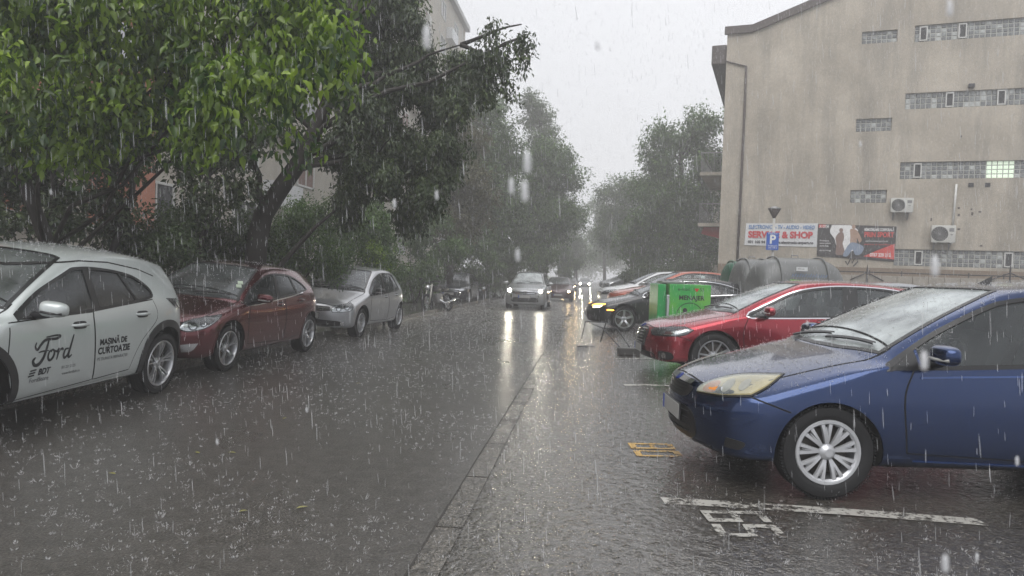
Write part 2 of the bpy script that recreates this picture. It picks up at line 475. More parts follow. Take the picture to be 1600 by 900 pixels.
def wheel(parent, P, x, y, side, name='wheel'):
    r, w = P['wr'], P.get('ww', .215); rr = P.get('rim', .215); kind = P['spokes']; n = 36 if not P.get('far') else 18
    root = empty(name, (x, y, r), 0, parent)
    if side < 0: root.rotation_euler = (0, 0, math.pi)
    t = MB(); h = w/2
    prof = [(rr, -h*.8), (rr+.015, -h*.92), (r-.055, -h), (r-.02, -h*.93), (r-.004, -h*.72), (r, -h*.4), (r, h*.4), (r-.004, h*.72), (r-.02, h*.93), (r-.055, h), (rr+.015, h*.92), (rr, h*.8)]
    t.lathe(prof, axis='Y', n=n*2)
    if not P.get('far'):
        for q in (-.35, 0, .35):
            t.lathe([(r+.001, h*q-.006), (r+.003, h*q), (r+.001, h*q+.006)], axis='Y', n=n)
        for k in range(90):
            a = 2*math.pi*k/90
            t.box((math.cos(a)*(r-.004), h*.72, math.sin(a)*(r-.004)), (.012, h*.4, .008), 0, 0, Matrix.Rotation(-a, 3, 'Y'))
            t.box((math.cos(a)*(r-.004), -h*.72, math.sin(a)*(r-.004)), (.012, h*.4, .008), 0, 0, Matrix.Rotation(-a, 3, 'Y'))
    auto_smooth(t.build('tyre', M['rubber'], root), 30)
    b = MB()
    b.lathe([(rr+.012, h*.86), (rr+.006, h*.95), (rr-.006, h*.95), (rr-.014, h*.80), (rr-.02, h*.3), (rr-.03, -h*.5), (rr-.01, -h*.9)], axis='Y', n=n)
    def spoke(a, r0, r1, w0, w1, y0, y1, th, bend=0, bow=.012):
        m = 6; vs_ = []
        for i in range(m+1):
            q = i/m; rad = lerp(r0, r1, q); ang = a+bend*q; ww_ = lerp(w0, w1, q)/2; yy = lerp(y0, y1, q)+bow*math.sin(math.pi*q)
            c, s_ = math.cos(ang), math.sin(ang)
            for sx, dy in ((-1, -th), (-.75, 0), (.75, 0), (1, -th)):
                vs_.append((c*rad-s_*ww_*sx, yy+dy, s_*rad+c*ww_*sx))
        fs = []
        for i in range(m):
            for k in range(3): fs.append((4*i+k, 4*i+k+1, 4*i+4+k+1, 4*i+4+k))
            fs.append((4*i+3, 4*i, 4*i+4, 4*i+7))
        b.add(vs_, fs)
    yo, yi = h*.84, h*.55
    if kind == 'cover':          # plastic wheel trim: nine pairs of slim ridged blades
        for k in range(9):
            a = 2*math.pi*k/9+.1
            for d in (-.105, .105):
                spoke(a+d, .045, rr-.004, .014, .034, yo*.9, yo, .02, d*.35, .008)
            spoke(a, .04, rr*.8, .016, .006, yo*.85, yo*.9, .015)
        b.lathe([(rr+.004, yo+.006), (rr-.012, yo+.01), (rr-.026, yo-.008)], axis='Y', n=n)
        b.lathe([(0, yo+.016), (.03, yo+.016), (.036, yo+.01), (.05, yo), (.058, yo-.02)], axis='Y', n=24)
        b.lathe([(.026, yo+.018), (.028, yo+.016)], axis='Y', n=24)
    elif kind == 'twin5':
        for k in range(5):
            a = 2*math.pi*k/5+.31
            for d in (-.13, .13):
                spoke(a+d*.9, .05, rr-.006, .022, .02, yi, yo, .03, d*1.1, .012)
            spoke(a, rr*.55, rr-.004, .01, .05, yo*.8, yo*.96, .02)
        b.lathe([(0, yi+.012), (.028, yi+.012), (.034, yi), (.07, yi-.008), (.075, yi-.04)], axis='Y', n=24)
    elif kind == 'y5':
        for k in range(5):
            a = 2*math.pi*k/5+.2
            spoke(a, .045, rr*.62, .034, .03, yi, yo*.92, .03)
            for d in (-.26, .26): spoke(a, rr*.45, rr-.006, .024, .02, yo*.85, yo, .025, d, .006)
        b.lathe([(0, yi+.012), (.028, yi+.012), (.034, yi), (.065, yi-.008), (.07, yi-.04)], axis='Y', n=24)
    elif kind == 'split10':
        for k in range(10):
            spoke(2*math.pi*k/10+.15, .05, rr-.004, .024, .028, yi, yo, .03, 0, .012)
        b.lathe([(0, yi+.014), (.028, yi+.014), (.034, yi), (.07, yi-.008), (.075, yi-.04)], axis='Y', n=24)
    else:                          # star5
        for k in range(5):
            spoke(2*math.pi*k/5+math.pi/2, .045, rr-.004, .05, .075, yi, yo, .03, 0, .014)
        b.lathe([(0, yi+.014), (.028, yi+.014), (.034, yi), (.07, yi-.008), (.075, yi-.04)], axis='Y', n=24)
    auto_smooth(b.build('rim', M['hubcap' if kind == 'cover' else 'alloy'], root), 40)
    if not P.get('far'):
        d = MB(); d.lathe([(0, 0), (rr-.05, 0), (rr-.05, -.02), (0, -.02)], c=(0, h*.2, 0), axis='Y', n=32)
        d.lathe([(rr-.02, -h*.3), (0, -h*.35)], axis='Y', n=32)
        d.build('brake_disc', M['disc'], root)
    return root

def seat_mesh(x, y, z, P):
    b = MB()
    b.box((x, y, z+.12), (.5, .5, .16), 0, .05)
    T = Matrix.Rotation(R(-18), 3, 'Y')
    b.box((x-.27, y, z+.45), (.14, .48, .62), 0, .055, T)
    b.box((x-.39, y, z+.83), (.09, .25, .2), 0, .04, T)
    return b

def make_car(P, name='parked_car'):
    far = P.get('far', False); lvl = P.get('level', 2); xc = P['fo']+P['wb']/2; L = P['L']; W = P['W']/2
    root = empty(name)
    hi = body_surface(P, lvl); S = Surf(hi, xc); S.L = L
    body = bpy.data.objects.new('body', hi); link(body); hi.materials.append(P['paint'])
    # ---- window outline (side): between the belt line and the roof rail
    rail = []
    for r in P['rows'][P['apillar']:P['cpillar']+1]:
        s0, k, zt, yr, zr = r[:5]; w = yr*W; rail.append((s0+k*(w/W)**2, zr))
    tops = []
    s_lo = rail[0][0]; s_hi = rail[-1][0]
    n = 26; ins = P.get('railinset', .055)
    for i in range(n+1):
        x = lerp(s_lo, s_hi, i/n); z = ip(x, rail); dx = .02; dz = ip(x+dx, rail)-ip(x-dx, rail); t = Vector((2*dx, dz)).normalized()
        tops.append((x+t.y*ins, z-t.x*ins))
    bl = lambda x: ip(x, P['belt'])+P.get('sill', .035)
    c0, c1 = P['clines']          # rear end of the glazing: (s at belt, z), (s at top, z)
    dlo = [(x, z) for x, z in tops if z > bl(x)+.004]
    x0 = dlo[0][0]-.03; dlo = [(x0, bl(x0)+.002)]+dlo
    base = [(lerp(dlo[-1][0], x0, i/24), bl(lerp(dlo[-1][0], x0, i/24))) for i in range(25)]
    dlo = dlo+base[:-1]           # goes back along the rail, then forward along the belt: clockwise in (s,z)
    dlo = dlo[::-1]               # counter-clockwise
    dlo = clip_half(dlo, c0, c1)
    if P.get('dlo'):
        dlo = resample(spline2(P['dlo'], 5), .05); q = []
        for x, z in dlo:
            lim = ip(x, rail)-.038 if x > s_lo else rail[0][1]-.038+(x-s_lo)*.5
            z = min(z, lim)
            if not q or (Vector((x, z))-Vector(q[-1])).length > .004: q.append((x, z))
        dlo = q
    dlo = resample(dlo, .05)
    wins = []
    for (l0, l1, r0, r1, dark) in P['wins']:      # left edge (s at belt, s at roof), right edge; roof taken at z=1.45, belt at z=.95
        q = dlo
        if r0 is not None: q = clip_half(q, (r0, .95), (r1, 1.45))
        if l0 is not None: q = clip_half(q, (l1, 1.45), (l0, .95))
        if len(q) > 2: wins.append((q, dark))
    # ---- windscreen and rear window outlines
    wsp = P['screen']             # list of (s, y) half outline from bottom centre to top centre
    half = spline2(wsp, 6, False); ws = half+[(a, -b) for a, b in half[::-1]]
    ws = [p for i, p in enumerate(ws) if i == 0 or (Vector(p)-Vector(ws[i-1])).length > 1e-4]
    rw = P.get('rearwin'); rwp = None
    if rw:
        hf = spline2(rw, 6, False); rwp = hf+[(-a, b) for a, b in hf[::-1]]
        rwp = [p for i, p in enumerate(rwp) if i == 0 or (Vector(p)-Vector(rwp[i-1])).length > 1e-4]
    # ---- cutters
    wr = P['wr']; arch = P.get('arch', wr+.06); axles = (P['fo'], P['fo']+P['wb'])
    c = MB(); c.cur = 1
    for s in axles:
        for sd in (1, -1):
            prof = [(0, 0), (arch, 0), (arch, .34), (0, .34)]; n = 40; vs_ = []
            y0 = W+.1
            for yy in (y0, W-.30):
                for k in range(n):
                    a = 2*math.pi*k/n; vs_.append((xc-s+arch*math.cos(a), yy*sd, wr+P.get('archz', .02)+arch*math.sin(a)*(1 if math.sin(a) > 0 else 1.6)))
            f = [(k, (k+1) % n, n+(k+1) % n, n+k) for k in range(n)]+[tuple(range(n))[::-1], tuple(range(n, 2*n))]
            c.add(vs_, f if sd < 0 else [q[::-1] for q in f])
    cutters = [c]
    if not far:
        def wincut(poly, kind, mirror=False):
            v, f, nn = S.patch(poly, kind, 0, .12, 0, .06)
            if not f: return
            d = S.hit(kind, *poly[0]) or S.hit(kind, *poly[len(poly)//2]); d = d[2]
            # push direction: mean inward normal
            m = -sum(nn, Vector()).normalized()
            top = [p-m*.06 for p in v]; bot = [p+m*.16 for p in v]; k = len(v); fs = list(f)+[tuple(i+k for i in q)[::-1] for q in f]
            cnt = {}
            for q in f:
                for i in range(len(q)): cnt[(q[i], q[(i+1) % len(q)])] = 1
            for a, b in list(cnt):
                if (b, a) not in cnt: fs.append((b, a, a+k, b+k))
            vv = top+bot
            if mirror: vv = [Vector((p.x, -p.y, p.z)) for p in vv]; fs = [q[::-1] for q in fs]
            w_ = MB(); w_.cur = 1; w_.add(vv, fs); cutters.append(w_)
        for q, dk in wins: wincut(q, 'side'); wincut(q, 'side', True)
        wincut(ws, 'top')
        if rwp: wincut(rwp, 'rear')
    # cabin hollow: the body shrunk inwards, kept only above the floor
    objs = []
    if not far:
        sh = body_surface(P, 2)
        cos = [(v.co.x*.975, v.co.y*.94, v.co.z*.965-.008) for v in sh.vertices]
        tmp = mesh_obj('tmp_cabin', cos, [tuple(p.vertices) for p in sh.polygons], M['liner'])
        bx = MB(); s0, s1 = P['cabin']; bx.box((xc-(s0+s1)/2, 0, 1.2), (s1-s0, 3, 1.56)); bo = bx.build('tmp_box', M['liner'])
        md = tmp.modifiers.new('b', 'BOOLEAN'); md.operation = 'INTERSECT'; md.solver = 'EXACT'; md.object = bo
        dg = bpy.context.evaluated_depsgraph_get(); dg.update(); cab = bpy.data.meshes.new_from_object(tmp.evaluated_get(dg))
        for p in cab.polygons: p.material_index = 0
        cabo = link(bpy.data.objects.new('tmp_cut', cab)); objs.append(cabo)
        bpy.data.objects.remove(tmp); bpy.data.objects.remove(bo)
    for w_ in cutters:
        co = w_.build('tmp_cut', M['liner']); objs.append(co)
        bm = bmesh.new(); bm.from_mesh(co.data)
        if w_ is not c: bmesh.ops.remove_doubles(bm, verts=bm.verts[:], dist=1e-5)
        bmesh.ops.recalc_face_normals(bm, faces=bm.faces[:]); bm.to_mesh(co.data); bm.free()
    for i, co in enumerate(objs):
        md = body.modifiers.new('b%d' % i, 'BOOLEAN'); md.operation = 'DIFFERENCE'; md.solver = 'EXACT'; md.object = co; md.material_mode = 'TRANSFER'
    dg = bpy.context.evaluated_depsgraph_get(); dg.update(); res = bpy.data.meshes.new_from_object(body.evaluated_get(dg))
    body.modifiers.clear(); body.data = res
    for co in objs: bpy.data.objects.remove(co)
    body.parent = root
    # triangulate, then smooth normals taken from the uncut surface
    bm = bmesh.new(); bm.from_mesh(res); bmesh.ops.triangulate(bm, faces=[f for f in bm.faces if len(f.verts) > 4]); bm.to_mesh(res); bm.free()
    res.polygons.foreach_set('use_smooth', [True]*len(res.polygons))
    vn = {}
    for v in res.vertices:
        loc, nn, i, d = S.bvh.find_nearest(v.co)
        vn[v.index] = S.nrm(loc, i) if d < .003 else None
    ln = []
    for p in res.polygons:
        pn = p.normal
        for li in p.loop_indices:
            q = vn[res.loops[li].vertex_index]; ln.append(tuple(q) if q is not None and q.dot(pn) > .75 else tuple(pn))
    res.normals_split_custom_set(ln)
    # ---- glazing
    for q, dk in wins:
        for mir in (False, True):
            g = S.part('window', q, M['glass_dark'] if (dk or far) else P.get('glass', M['glass']), root, off=-.006 if not far else .003, res=.15, skirt=0, mirror=mir)
    ring = lambda loop, wd, mat_, kind='side', name='window_trim', mir=False, off=.004: S.ribbon(name, offset_loop(loop, wd/2), wd, mat_, root, kind, off, True, mir)
    S.part('windscreen', ws, P.get('wglass', M['windscreen']), root, 'top', -.004 if not far else .004, .15, 0)
    if rwp: S.part('rear_window', rwp, M['glass_dark'], root, 'rear', -.004 if not far else .004, .15, 0)
    ring(ws, .03, M['gloss_black'], 'top', 'windscreen_seal')
    # dark pillars between the panes and trim round the whole outline
    for mir in (False, True):
        for (l0, l1, r0, r1) in P.get('pillars', []):
            q = clip_half(clip_half(dlo, (r0, .95), (r1, 1.45)), (l1, 1.45), (l0, .95))
            if len(q) > 2: S.part('pillar_trim', q, M['gloss_black'], root, off=.003, res=.1, skirt=.01, mirror=mir)
        if not far or P.get('trimfar'): S.ribbon('window_trim', offset_loop(dlo, .012), .026, M['gloss_black'], root, 'side', .005, True, mir)
        if P.get('chrome_dlo'):
            cl_ = offset_loop(dlo, .032)
            if P['chrome_dlo'] == 'belt': zc = [p for p in cl_ if p[1] < ip(p[0], P['belt'])+.03]; zc.sort(); S.ribbon('chrome_strip', zc, .016, M['chrome'], root, 'side', .009, False, mir)
            else: S.ribbon('chrome_strip', cl_, .016, M['chrome'], root, 'side', .009, True, mir)
    # ---- doors, bonnet
    for poly in P.get('doors', []):
        pl = spline2(poly, 5)
        for mir in (False, True):
            d = S.part('door', pl, P['paint'], root, off=.0035, res=.07, skirt=.006, mirror=mir, edge=.05)
            S.ribbon('door_seam', offset_loop(resample(pl, .05), .004), .012, M['gap'], root, 'side', .0015, True, mir)
    for (s, z) in P.get('handles', []):
        for mir in (False, True):
            h = S.hit('side', s, z); y = h[0].y*(-1 if mir else 1); sg = -1 if mir else 1
            b = MB(); b.tube([(xc-s+.10, y-.006*sg, z), (xc-s+.075, y+.028*sg, z+.003), (xc-s, y+.034*sg, z+.004), (xc-s-.075, y+.028*sg, z+.003), (xc-s-.10, y-.006*sg, z)], [.011, .014, .016, .014, .011], 8)
            auto_smooth(b.build('door_handle', P.get('handle_mat', P['paint']), root), 60)
            S.part('handle_recess', spline2([(s-.07, z-.032), (s+.07, z-.032), (s+.085, z), (s+.07, z+.03), (s-.07, z+.03), (s-.085, z)], 4), M['plastic'], root, off=.005, res=.05, skirt=.006, mirror=mir)
    if P.get('bonnet'):
        hf = spline2(P['bonnet'], 5, False); bn = hf+[(a, -b) for a, b in hf[::-1]]
        S.ribbon('bonnet_seam', resample(bn, .05), .012, M['gap'], root, 'top', .0015, False)
    if P.get('fillercap') and not far:
        s, z = P['fillercap']; S.ribbon('fuel_flap', [(s+.08*math.cos(a*.35), z+.08*math.sin(a*.35)) for a in range(18)], .007, M['gap'], root, 'side', .003, True, True)
    # ---- lights and front
    def both(fn):
        for mir in (False, True): fn(mir)
    hp = spline2(P['headlight'], 5); kind = P.get('hkind', 'diag')
    def hl(mir):
        S_ = lambda pl, nm, mt, off, par=None, res=.05: S.part(nm, pl, mt, par or root, kind, off, res, .014, mirror=mir)
        a = S_(hp, 'headlight', P.get('lens', M['reflector']), .004)
        if P.get('lenscover', True) and not far: S.part('lens', offset_loop(resample(hp, .03), -.004), P.get('covermat', M['lens_clear']), a, kind, .016, .05, .014, mirror=mir)
        if not far: S.ribbon('lamp_seal', offset_loop(resample(hp, .03), .004), .012, M['gloss_black'], a, kind, .006, True, mir)
        for (nm, pl, mt, *o_) in P.get('inlamp', []):
            S.part(nm, spline2(pl, 5), mt, a, kind, o_[0] if o_ else .009, .05, .004, mirror=mir)
    both(hl)
    for (nm, pl, mt, kd, mr, off) in P.get('patches', []):
        pp = spline2(pl, 5)
        if mr == 'sym':      # half outline on the centre line, mirrored
            hf = spline2(pl, 5, False); pp = hf+[(-a, b) if kd in ('front', 'rear') else (a, -b) for a, b in hf[::-1]]
            pp = [p for i, p in enumerate(pp) if i == 0 or (Vector(p)-Vector(pp[i-1])).length > 1e-4]
            S.part(nm, pp, mt, root, kd, off, .06, .012)
        elif mr: both(lambda mir: S.part(nm, pp, mt, root, kd, off, .06, .012, mirror=mir))
        else: S.part(nm, pp, mt, root, kd, off, .06, .012)
    for (nm, line, wd, mt, kd, cl_, mr, off, h) in P.get('bands', []):
        if mr: both(lambda mir: S.ribbon(nm, line, wd, mt, root, kd, off, cl_, mir, .04, h))
        else: S.ribbon(nm, line, wd, mt, root, kd, off, cl_, False, .04, h)
    # number plate: a flat board standing proud of the bumper
    if P.get('plate'):
        z = P['plate']; h = S.hit('front', 0, z); x = h[0].x+.006
        b = MB(); b.box((x, 0, z), (.012, .54, .125), 0, .004); pb = b.build('plate_holder', M['plastic'], root)
        b = MB(); b.box((x+.008, .0, z), (.006, .52, .112)); pl_ = b.build('number_plate', M['plate'], root)
        b = MB(); b.box((x+.012, -.238, z), (.003, .042, .11)); b.build('country_band', M['plate_blue'], pl_)
        if P.get('plate_text'):
            t = text_mesh(P['plate_text'], .088); v = [(x+.0125, -.205+p[0], z-.034+p[1]) for p in t[0]]
            mesh_obj('plate_letters', v, t[1], M['ink'], pl_)
    # mirrors
    ms, mz = P['mirror']
    for sg in (1, -1):
        h = S.hit('side', ms, mz-.04); y = h[0].y
        b = MB(); x = xc-ms
        bm = bmesh.new(); bmesh.ops.create_icosphere(bm, subdivisions=3, radius=1)
        for v in bm.verts:
            q = v.co; ex = .085 if q.x > 0 else .03
            v.co = Vector((x+.02+abs(q.x)**.8*math.copysign(ex, q.x), sg*(y+.17+abs(q.y)**.6*math.copysign(.118, q.y)), mz+.05+abs(q.z)**.6*math.copysign(.066, q.z)*(1-.15*q.y)))
        vs_ = [v.co.copy() for v in bm.verts]; fs = [[v.index for v in f.verts] for f in bm.faces]
        if sg < 0: fs = [f[::-1] for f in fs]
        bm.free(); b.add(vs_, fs); mr = b.build('wing_mirror', P.get('mirror_mat', P['paint']), root, True)
        b = MB(); b.tube([(x+.01, sg*(y-.03), mz-.03), (x+.01, sg*(y+.08), mz-.01), (x+.01, sg*(y+.13), mz+.01)], [.035, .03, .03], 8); b.build('mirror_arm', M['plastic'], mr, True)
        if not far:
            b = MB(); b.tube([(x+.10, sg*(y+.10), mz+.025), (x+.105, sg*(y+.18), mz+.022), (x+.075, sg*(y+.27), mz+.024)], .011, 8); b.build('repeater', P.get('repeater', M['plate']), mr, True)
    # wheels and arches
    for s in axles:
        for sg in (1, -1):
            wheel(root, P, xc-s, sg*(W-P.get('ww', .215)/2-P.get('winset', .03)), sg)
    # arch lips
    for s in axles:
        for mir in (False, True):
            pts = [(s+(arch+.002)*math.cos(R(a)), wr+P.get('archz', .02)+(arch+.002)*math.sin(R(a))) for a in range(-10, 191, 8)]
            pts = [p for p in pts if p[1] > P.get('zb', .2)+.02]
            if P.get('cladding'):
                S.ribbon('wheel_arch_cladding', [(s+(arch+.035)*math.cos(R(a)), wr+.02+(arch+.035)*math.sin(R(a))) for a in range(-12, 193, 8)], .075, M['plastic'], root, 'side', .012, False, mir, .05, .016)
            elif not far: S.ribbon('wheel_arch', pts, .016, P['paint'], root, 'side', .006, False, mir, .05, .012)
    if not far:
        # cabin: seats, dashboard, steering wheel
        cs = P['seat']; 
        for yy in (.37, -.37):
            auto_smooth(seat_mesh(xc-cs, yy, .34, P).build('front_seat', M['cloth'], root), 40)
        b = MB(); b.box((xc-cs-.95, 0, .5), (.5, 1.25, .18), 0, .05); b.box((xc-cs-1.2, 0, .84), (.14, 1.25, .55), 0, .05, Matrix.Rotation(R(-20), 3, 'Y'))
        for yy in (.38, 0, -.38): b.box((xc-cs-1.32, yy, 1.17), (.08, .24, .14), 0, .03)
        auto_smooth(b.build('rear_seat', M['cloth'], root), 40)
        b = MB(); b.box((xc-cs+.72, 0, .80), (.42, 1.4, .22), 0, .06); auto_smooth(b.build('dashboard', M['dash'], root), 40)
        b = MB(); T = Matrix.Rotation(R(65), 3, 'Y'); cc = Vector((xc-cs+.42, .37, .9))
        pts = [cc+T @ Vector((.18*math.cos(a), .18*math.sin(a), 0)) for a in [2*math.pi*k/24 for k in range(25)]]
        b.tube(pts, .014, 8, False); b.tube([pts[0], cc, pts[12]], .014, 6); b.tube([cc, cc+Vector((.3, 0, -.12))], .025, 6)
        b.build('steering_wheel', M['dash'], root, True)
        b = MB(); h = S.hit('top', P['screen'][-1][0]-.16, 0); b.box((h[0].x, 0, h[0].z-.09), (.03, .22, .06), 0, .02); b.build('interior_mirror', M['dash'], root)
    if P.get('wipers'):
        for a, b_ in P['wipers']:
            S.ribbon('wiper', [a, b_], .022, M['plastic'], root, 'top', .03, False, False, .05, .014)
    if P.get('antenna'):
        s = P['antenna']; h = S.hit('top', s, 0)
        b = MB(); b.add([(h[0].x+.07, 0, h[0].z-.005), (h[0].x-.03, .022, h[0].z-.005), (h[0].x-.03, -.022, h[0].z-.005), (h[0].x-.05, 0, h[0].z+.06)], [(0, 1, 3), (0, 3, 2), (1, 2, 3), (0, 2, 1)]); b.build('antenna', M['gloss_black'], root)
    root['_'] = 0; del root['_']
    root_surf[root.name] = S
    return root
root_surf = {}

def text_mesh(txt, size, spacing=1.0, bold=0.0, shear=0.0, align='LEFT'):
    cu = bpy.data.curves.new('t', 'FONT'); cu.body = txt; cu.size = size*1.38; cu.space_character = spacing; cu.offset = bold; cu.shear = shear; cu.align_x = align; cu.resolution_u = 3
    o = bpy.data.objects.new('t', cu); scene.collection.objects.link(o)
    dg = bpy.context.evaluated_depsgraph_get(); dg.update(); me = bpy.data.meshes.new_from_object(o.evaluated_get(dg))
    v = [tuple(p.co) for p in me.vertices]; f = [tuple(p.vertices) for p in me.polygons]
    bpy.data.objects.remove(o); bpy.data.meshes.remove(me); return v, f
def text_on(S, name, txt, s, z, size, mat, parent, off=.006, **kw):
    """lettering on the left flank; s grows to the rear, which is to the right when looked at"""
    v, f = text_mesh(txt, size, **kw); out = []
    for p in v:
        h = S.hit('side', s+p[0], z+p[1]); out.append(h[0]+h[1]*off if h else Vector((S.xc-s-p[0], 1, z+p[1])))
    return mesh_obj(name, out, f, mat, parent)
def place_car(root, P, fpix, rpix=None, heading=None, lean=0):
    """stand a car so that its left front wheel (and its left rear one, or a heading) meets the ground at these pixels of the photograph"""
    a = atg(*fpix)
    if rpix: b = atg(*rpix); d = (a-b); wbm = Vector((d.x, d.y, 0)).length
    else: d = Vector((math.cos(R(heading)), math.sin(R(heading)), 0)); wbm = 0
    d.z = 0; d.normalize(); left = Vector((-d.y, d.x, 0)); W = P['W']/2-.03; mid = a-d*(P['wb']/2)-left*W
    f, r_ = a, a-d*P['wb']; zf, zr = zg(f.x, f.y), zg(r_.x, r_.y); mid.z = (zf+zr)/2
    mid.z += W*math.sin(R(lean)); root.location = mid; root.rotation_euler = (-R(lean), -math.atan2(zf-zr, P['wb']), math.atan2(d.y, d.x))
    print('CAR', root.name, 'wheelbase seen %.2f real %.2f' % (wbm, P['wb']), 'at', tuple(round(q, 2) for q in mid), 'deg', round(math.degrees(root.rotation_euler[2]), 1))
def trace(root, pts):
    """photograph pixels -> points (s, y, z) on the body, for tracing outlines"""
    bpy.context.view_layer.update(); S = root_surf[root.name]; Mi = root.matrix_world.inverted()
    o = Mi @ Vector((0, 0, CH)); out = []
    for p in pts:
        d = (Mi.to_3x3() @ ray(*p)).normalized(); loc, n, i, t = S.bvh.ray_cast(o, d)
        out.append(None if loc is None else (round(S.xc-loc.x, 3), round(loc.y, 3), round(loc.z, 3)))
    return out
# ================================================================ ground
def wet_asphalt(name, col, grain, chop, chop_scale, rough, patchy=.5, rc=(.3, .5), coat=.9, pits=9, pitk=.3, dist=.016):
    m, nt, b, o = new_mat(name)
    big = noise(nt, .35, 5, .6); fine = noise(nt, 140, 3, .7); ston = noise(nt, 95, kind='ShaderNodeTexVoronoi')
    c = mixc(nt, big.outputs[0], tuple(x*(1-.3*patchy) for x in col), tuple(x*(1+.5*patchy) for x in col))
    ag = noise(nt, 75, 4, .85); c = mixc(nt, 1, c, ramp(nt, ag.outputs[0], [(.36, (.35, .35, .35)), (.5, (.85, .85, .85)), (.66, (2.6, 2.5, 2.4))]), 'MULTIPLY')
    pit = noise(nt, pits, 4, .7); c = mixc(nt, pitk, c, ramp(nt, pit.outputs[0], [(.42, (.3, .3, .3)), (.56, (1.25, 1.25, 1.25))]), 'MULTIPLY')
    nt.links.new(c, b.inputs['Base Color'])
    film = noise(nt, .8, 4, .55, stretch=(1, .45, 1))       # where water stands it is smoother
    r = ramp(nt, film.outputs[0], [(rc[0], (rough*.55,)*3), (rc[1]+.2, (rough,)*3)])
    nt.links.new(r, b.inputs['Roughness']); b.inputs['Specular IOR Level'].default_value = .62
    v1 = noise(nt, chop_scale, 3, .6); v2 = noise(nt, chop_scale*.42, 2, .5); v3 = noise(nt, chop_scale*.8, kind='ShaderNodeTexVoronoi')
    rings = ramp(nt, v3.outputs['Distance'], [(.0, (.2, .2, .2)), (.12, (1, 1, 1)), (.3, (.35, .35, .35)), (.5, (.6, .6, .6))])
    h = mixc(nt, .45, v1.outputs[0], rings); h = mixc(nt, .35, h, v2.outputs[0])
    b1 = N(nt, 'ShaderNodeBump'); b1.inputs['Strength'].default_value = chop; b1.inputs['Distance'].default_value = dist
    nt.links.new(h, b1.inputs['Height'])
    b2 = N(nt, 'ShaderNodeBump'); b2.inputs['Strength'].default_value = grain; b2.inputs['Distance'].default_value = .003
    g = mixc(nt, .5, fine.outputs[0], ston.outputs['Distance']); nt.links.new(g, b2.inputs['Height']); nt.links.new(b1.outputs[0], b2.inputs['Normal'])
    nt.links.new(b2.outputs[0], b.inputs['Normal'])
    b.inputs['Coat Weight'].default_value = coat; b.inputs['Coat Roughness'].default_value = .10; b.inputs['Coat IOR'].default_value = 1.4; nt.links.new(b1.outputs[0], b.inputs['Coat Normal']); return m
M['road'] = wet_asphalt('wet_road', (.064, .060, .055), 1.0, .55, 30, .42, .6, coat=.55)
M['lot'] = wet_asphalt('wet_lot', (.058, .053, .046), 1.0, 1.0, 21, .26, .8, coat=.8, pits=30, pitk=.45, dist=.028)
M['kerb'] = wet_asphalt('wet_concrete', (.085, .079, .070), .9, .9, 26, .35, .8, coat=.5, pits=14, pitk=.5)
M['pave'] = wet_asphalt('wet_pavement', (.07, .068, .062), .6, .4, 20, .4)
M['soil'] = simple('wet_soil', (.03, .026, .018), .8, var=.4, bmp=.6, bscale=12)

def strip(name, xa, xb, ys, n, mat, dz=0.0, zf=zg):
    """sheet between two edge lines xa(y) and xb(y)"""
    v = []; f = []
    for y in ys:
        for i in range(n+1):
            x = lerp(xa(y), xb(y), i/n); v.append((x, y, zf(x, y)+dz))
    w = n+1
    for j in range(len(ys)-1):
        for i in range(n): f.append((j*w+i, j*w+i+1, (j+1)*w+i+1, (j+1)*w+i))
    o = mesh_obj(name, v, f, mat, None, True); tag(o, kind='structure'); return o
YS = [-6+i*.5 for i in range(72)]+[30+i*3 for i in range(30)]+[120+i*6 for i in range(12)]
pave_x = lambda y: -5.55+.111*min(y, 200)
lot_end = lambda y: max(seam_x(y)+34, 0)
strip('road', pave_x, seam_x, YS, 8, M['road'])
strip('kerb_strip', seam_x, lambda y: seam_x(y)+.155, YS, 1, M['kerb'], .004)
strip('parking_lot', lambda y: seam_x(y)+.155, lot_end, YS, 24, M['lot'])
kb = lambda x, y: zg(x, y)+.13
strip('pavement', lambda y: pave_x(y)-1.9, pave_x, YS, 2, M['pave'], 0, kb)
v = []; f = []
for j, y in enumerate(YS):
    x = pave_x(y); v += [(x, y, kb(x, y)), (x, y, zg(x, y)-.02)]
for j in range(len(YS)-1): f.append((2*j, 2*j+1, 2*j+3, 2*j+2))
tag(mesh_obj('pavement_edge', v, f, M['kerb']), kind='structure')
strip('planting_bed', lambda y: max(pave_x(y)-70, -78), lambda y: pave_x(y)-1.9, YS, 6, M['soil'], .1)
strip('ground', lambda y: -78, lambda y: 78, [-14, 60, 120, 188], 10, M['soil'], -1.2, lambda x, y: 0)
strip('grass_verge', lot_end, lambda y: 78, YS, 4, M['soil'], -.01)
# joints of the kerb slabs and the dark gap along the seam
b = MB(); y = -1.0
while y < 45:
    x = seam_x(y); z = zg(x, y)+.0065; b.box((x+.077, y, z), (.155, .005, .003), R(-3)); y += 1.0
for i in range(60):
    y0, y1 = -2+i*.8, -2+(i+1)*.8; w = .003+.008*((i*7) % 5)/5
    b.add([(seam_x(y0)-w, y0, zg(seam_x(y0), y0)+.0065), (seam_x(y0)+.004, y0, zg(seam_x(y0), y0)+.0065), (seam_x(y1)+.004, y1, zg(seam_x(y1), y1)+.0065), (seam_x(y1)-w, y1, zg(seam_x(y1), y1)+.0065)], [(0, 1, 2, 3)])
tag(b.build('kerb_joints', simple('joint_dirt', (.035, .032, .028), .7)), kind='structure')

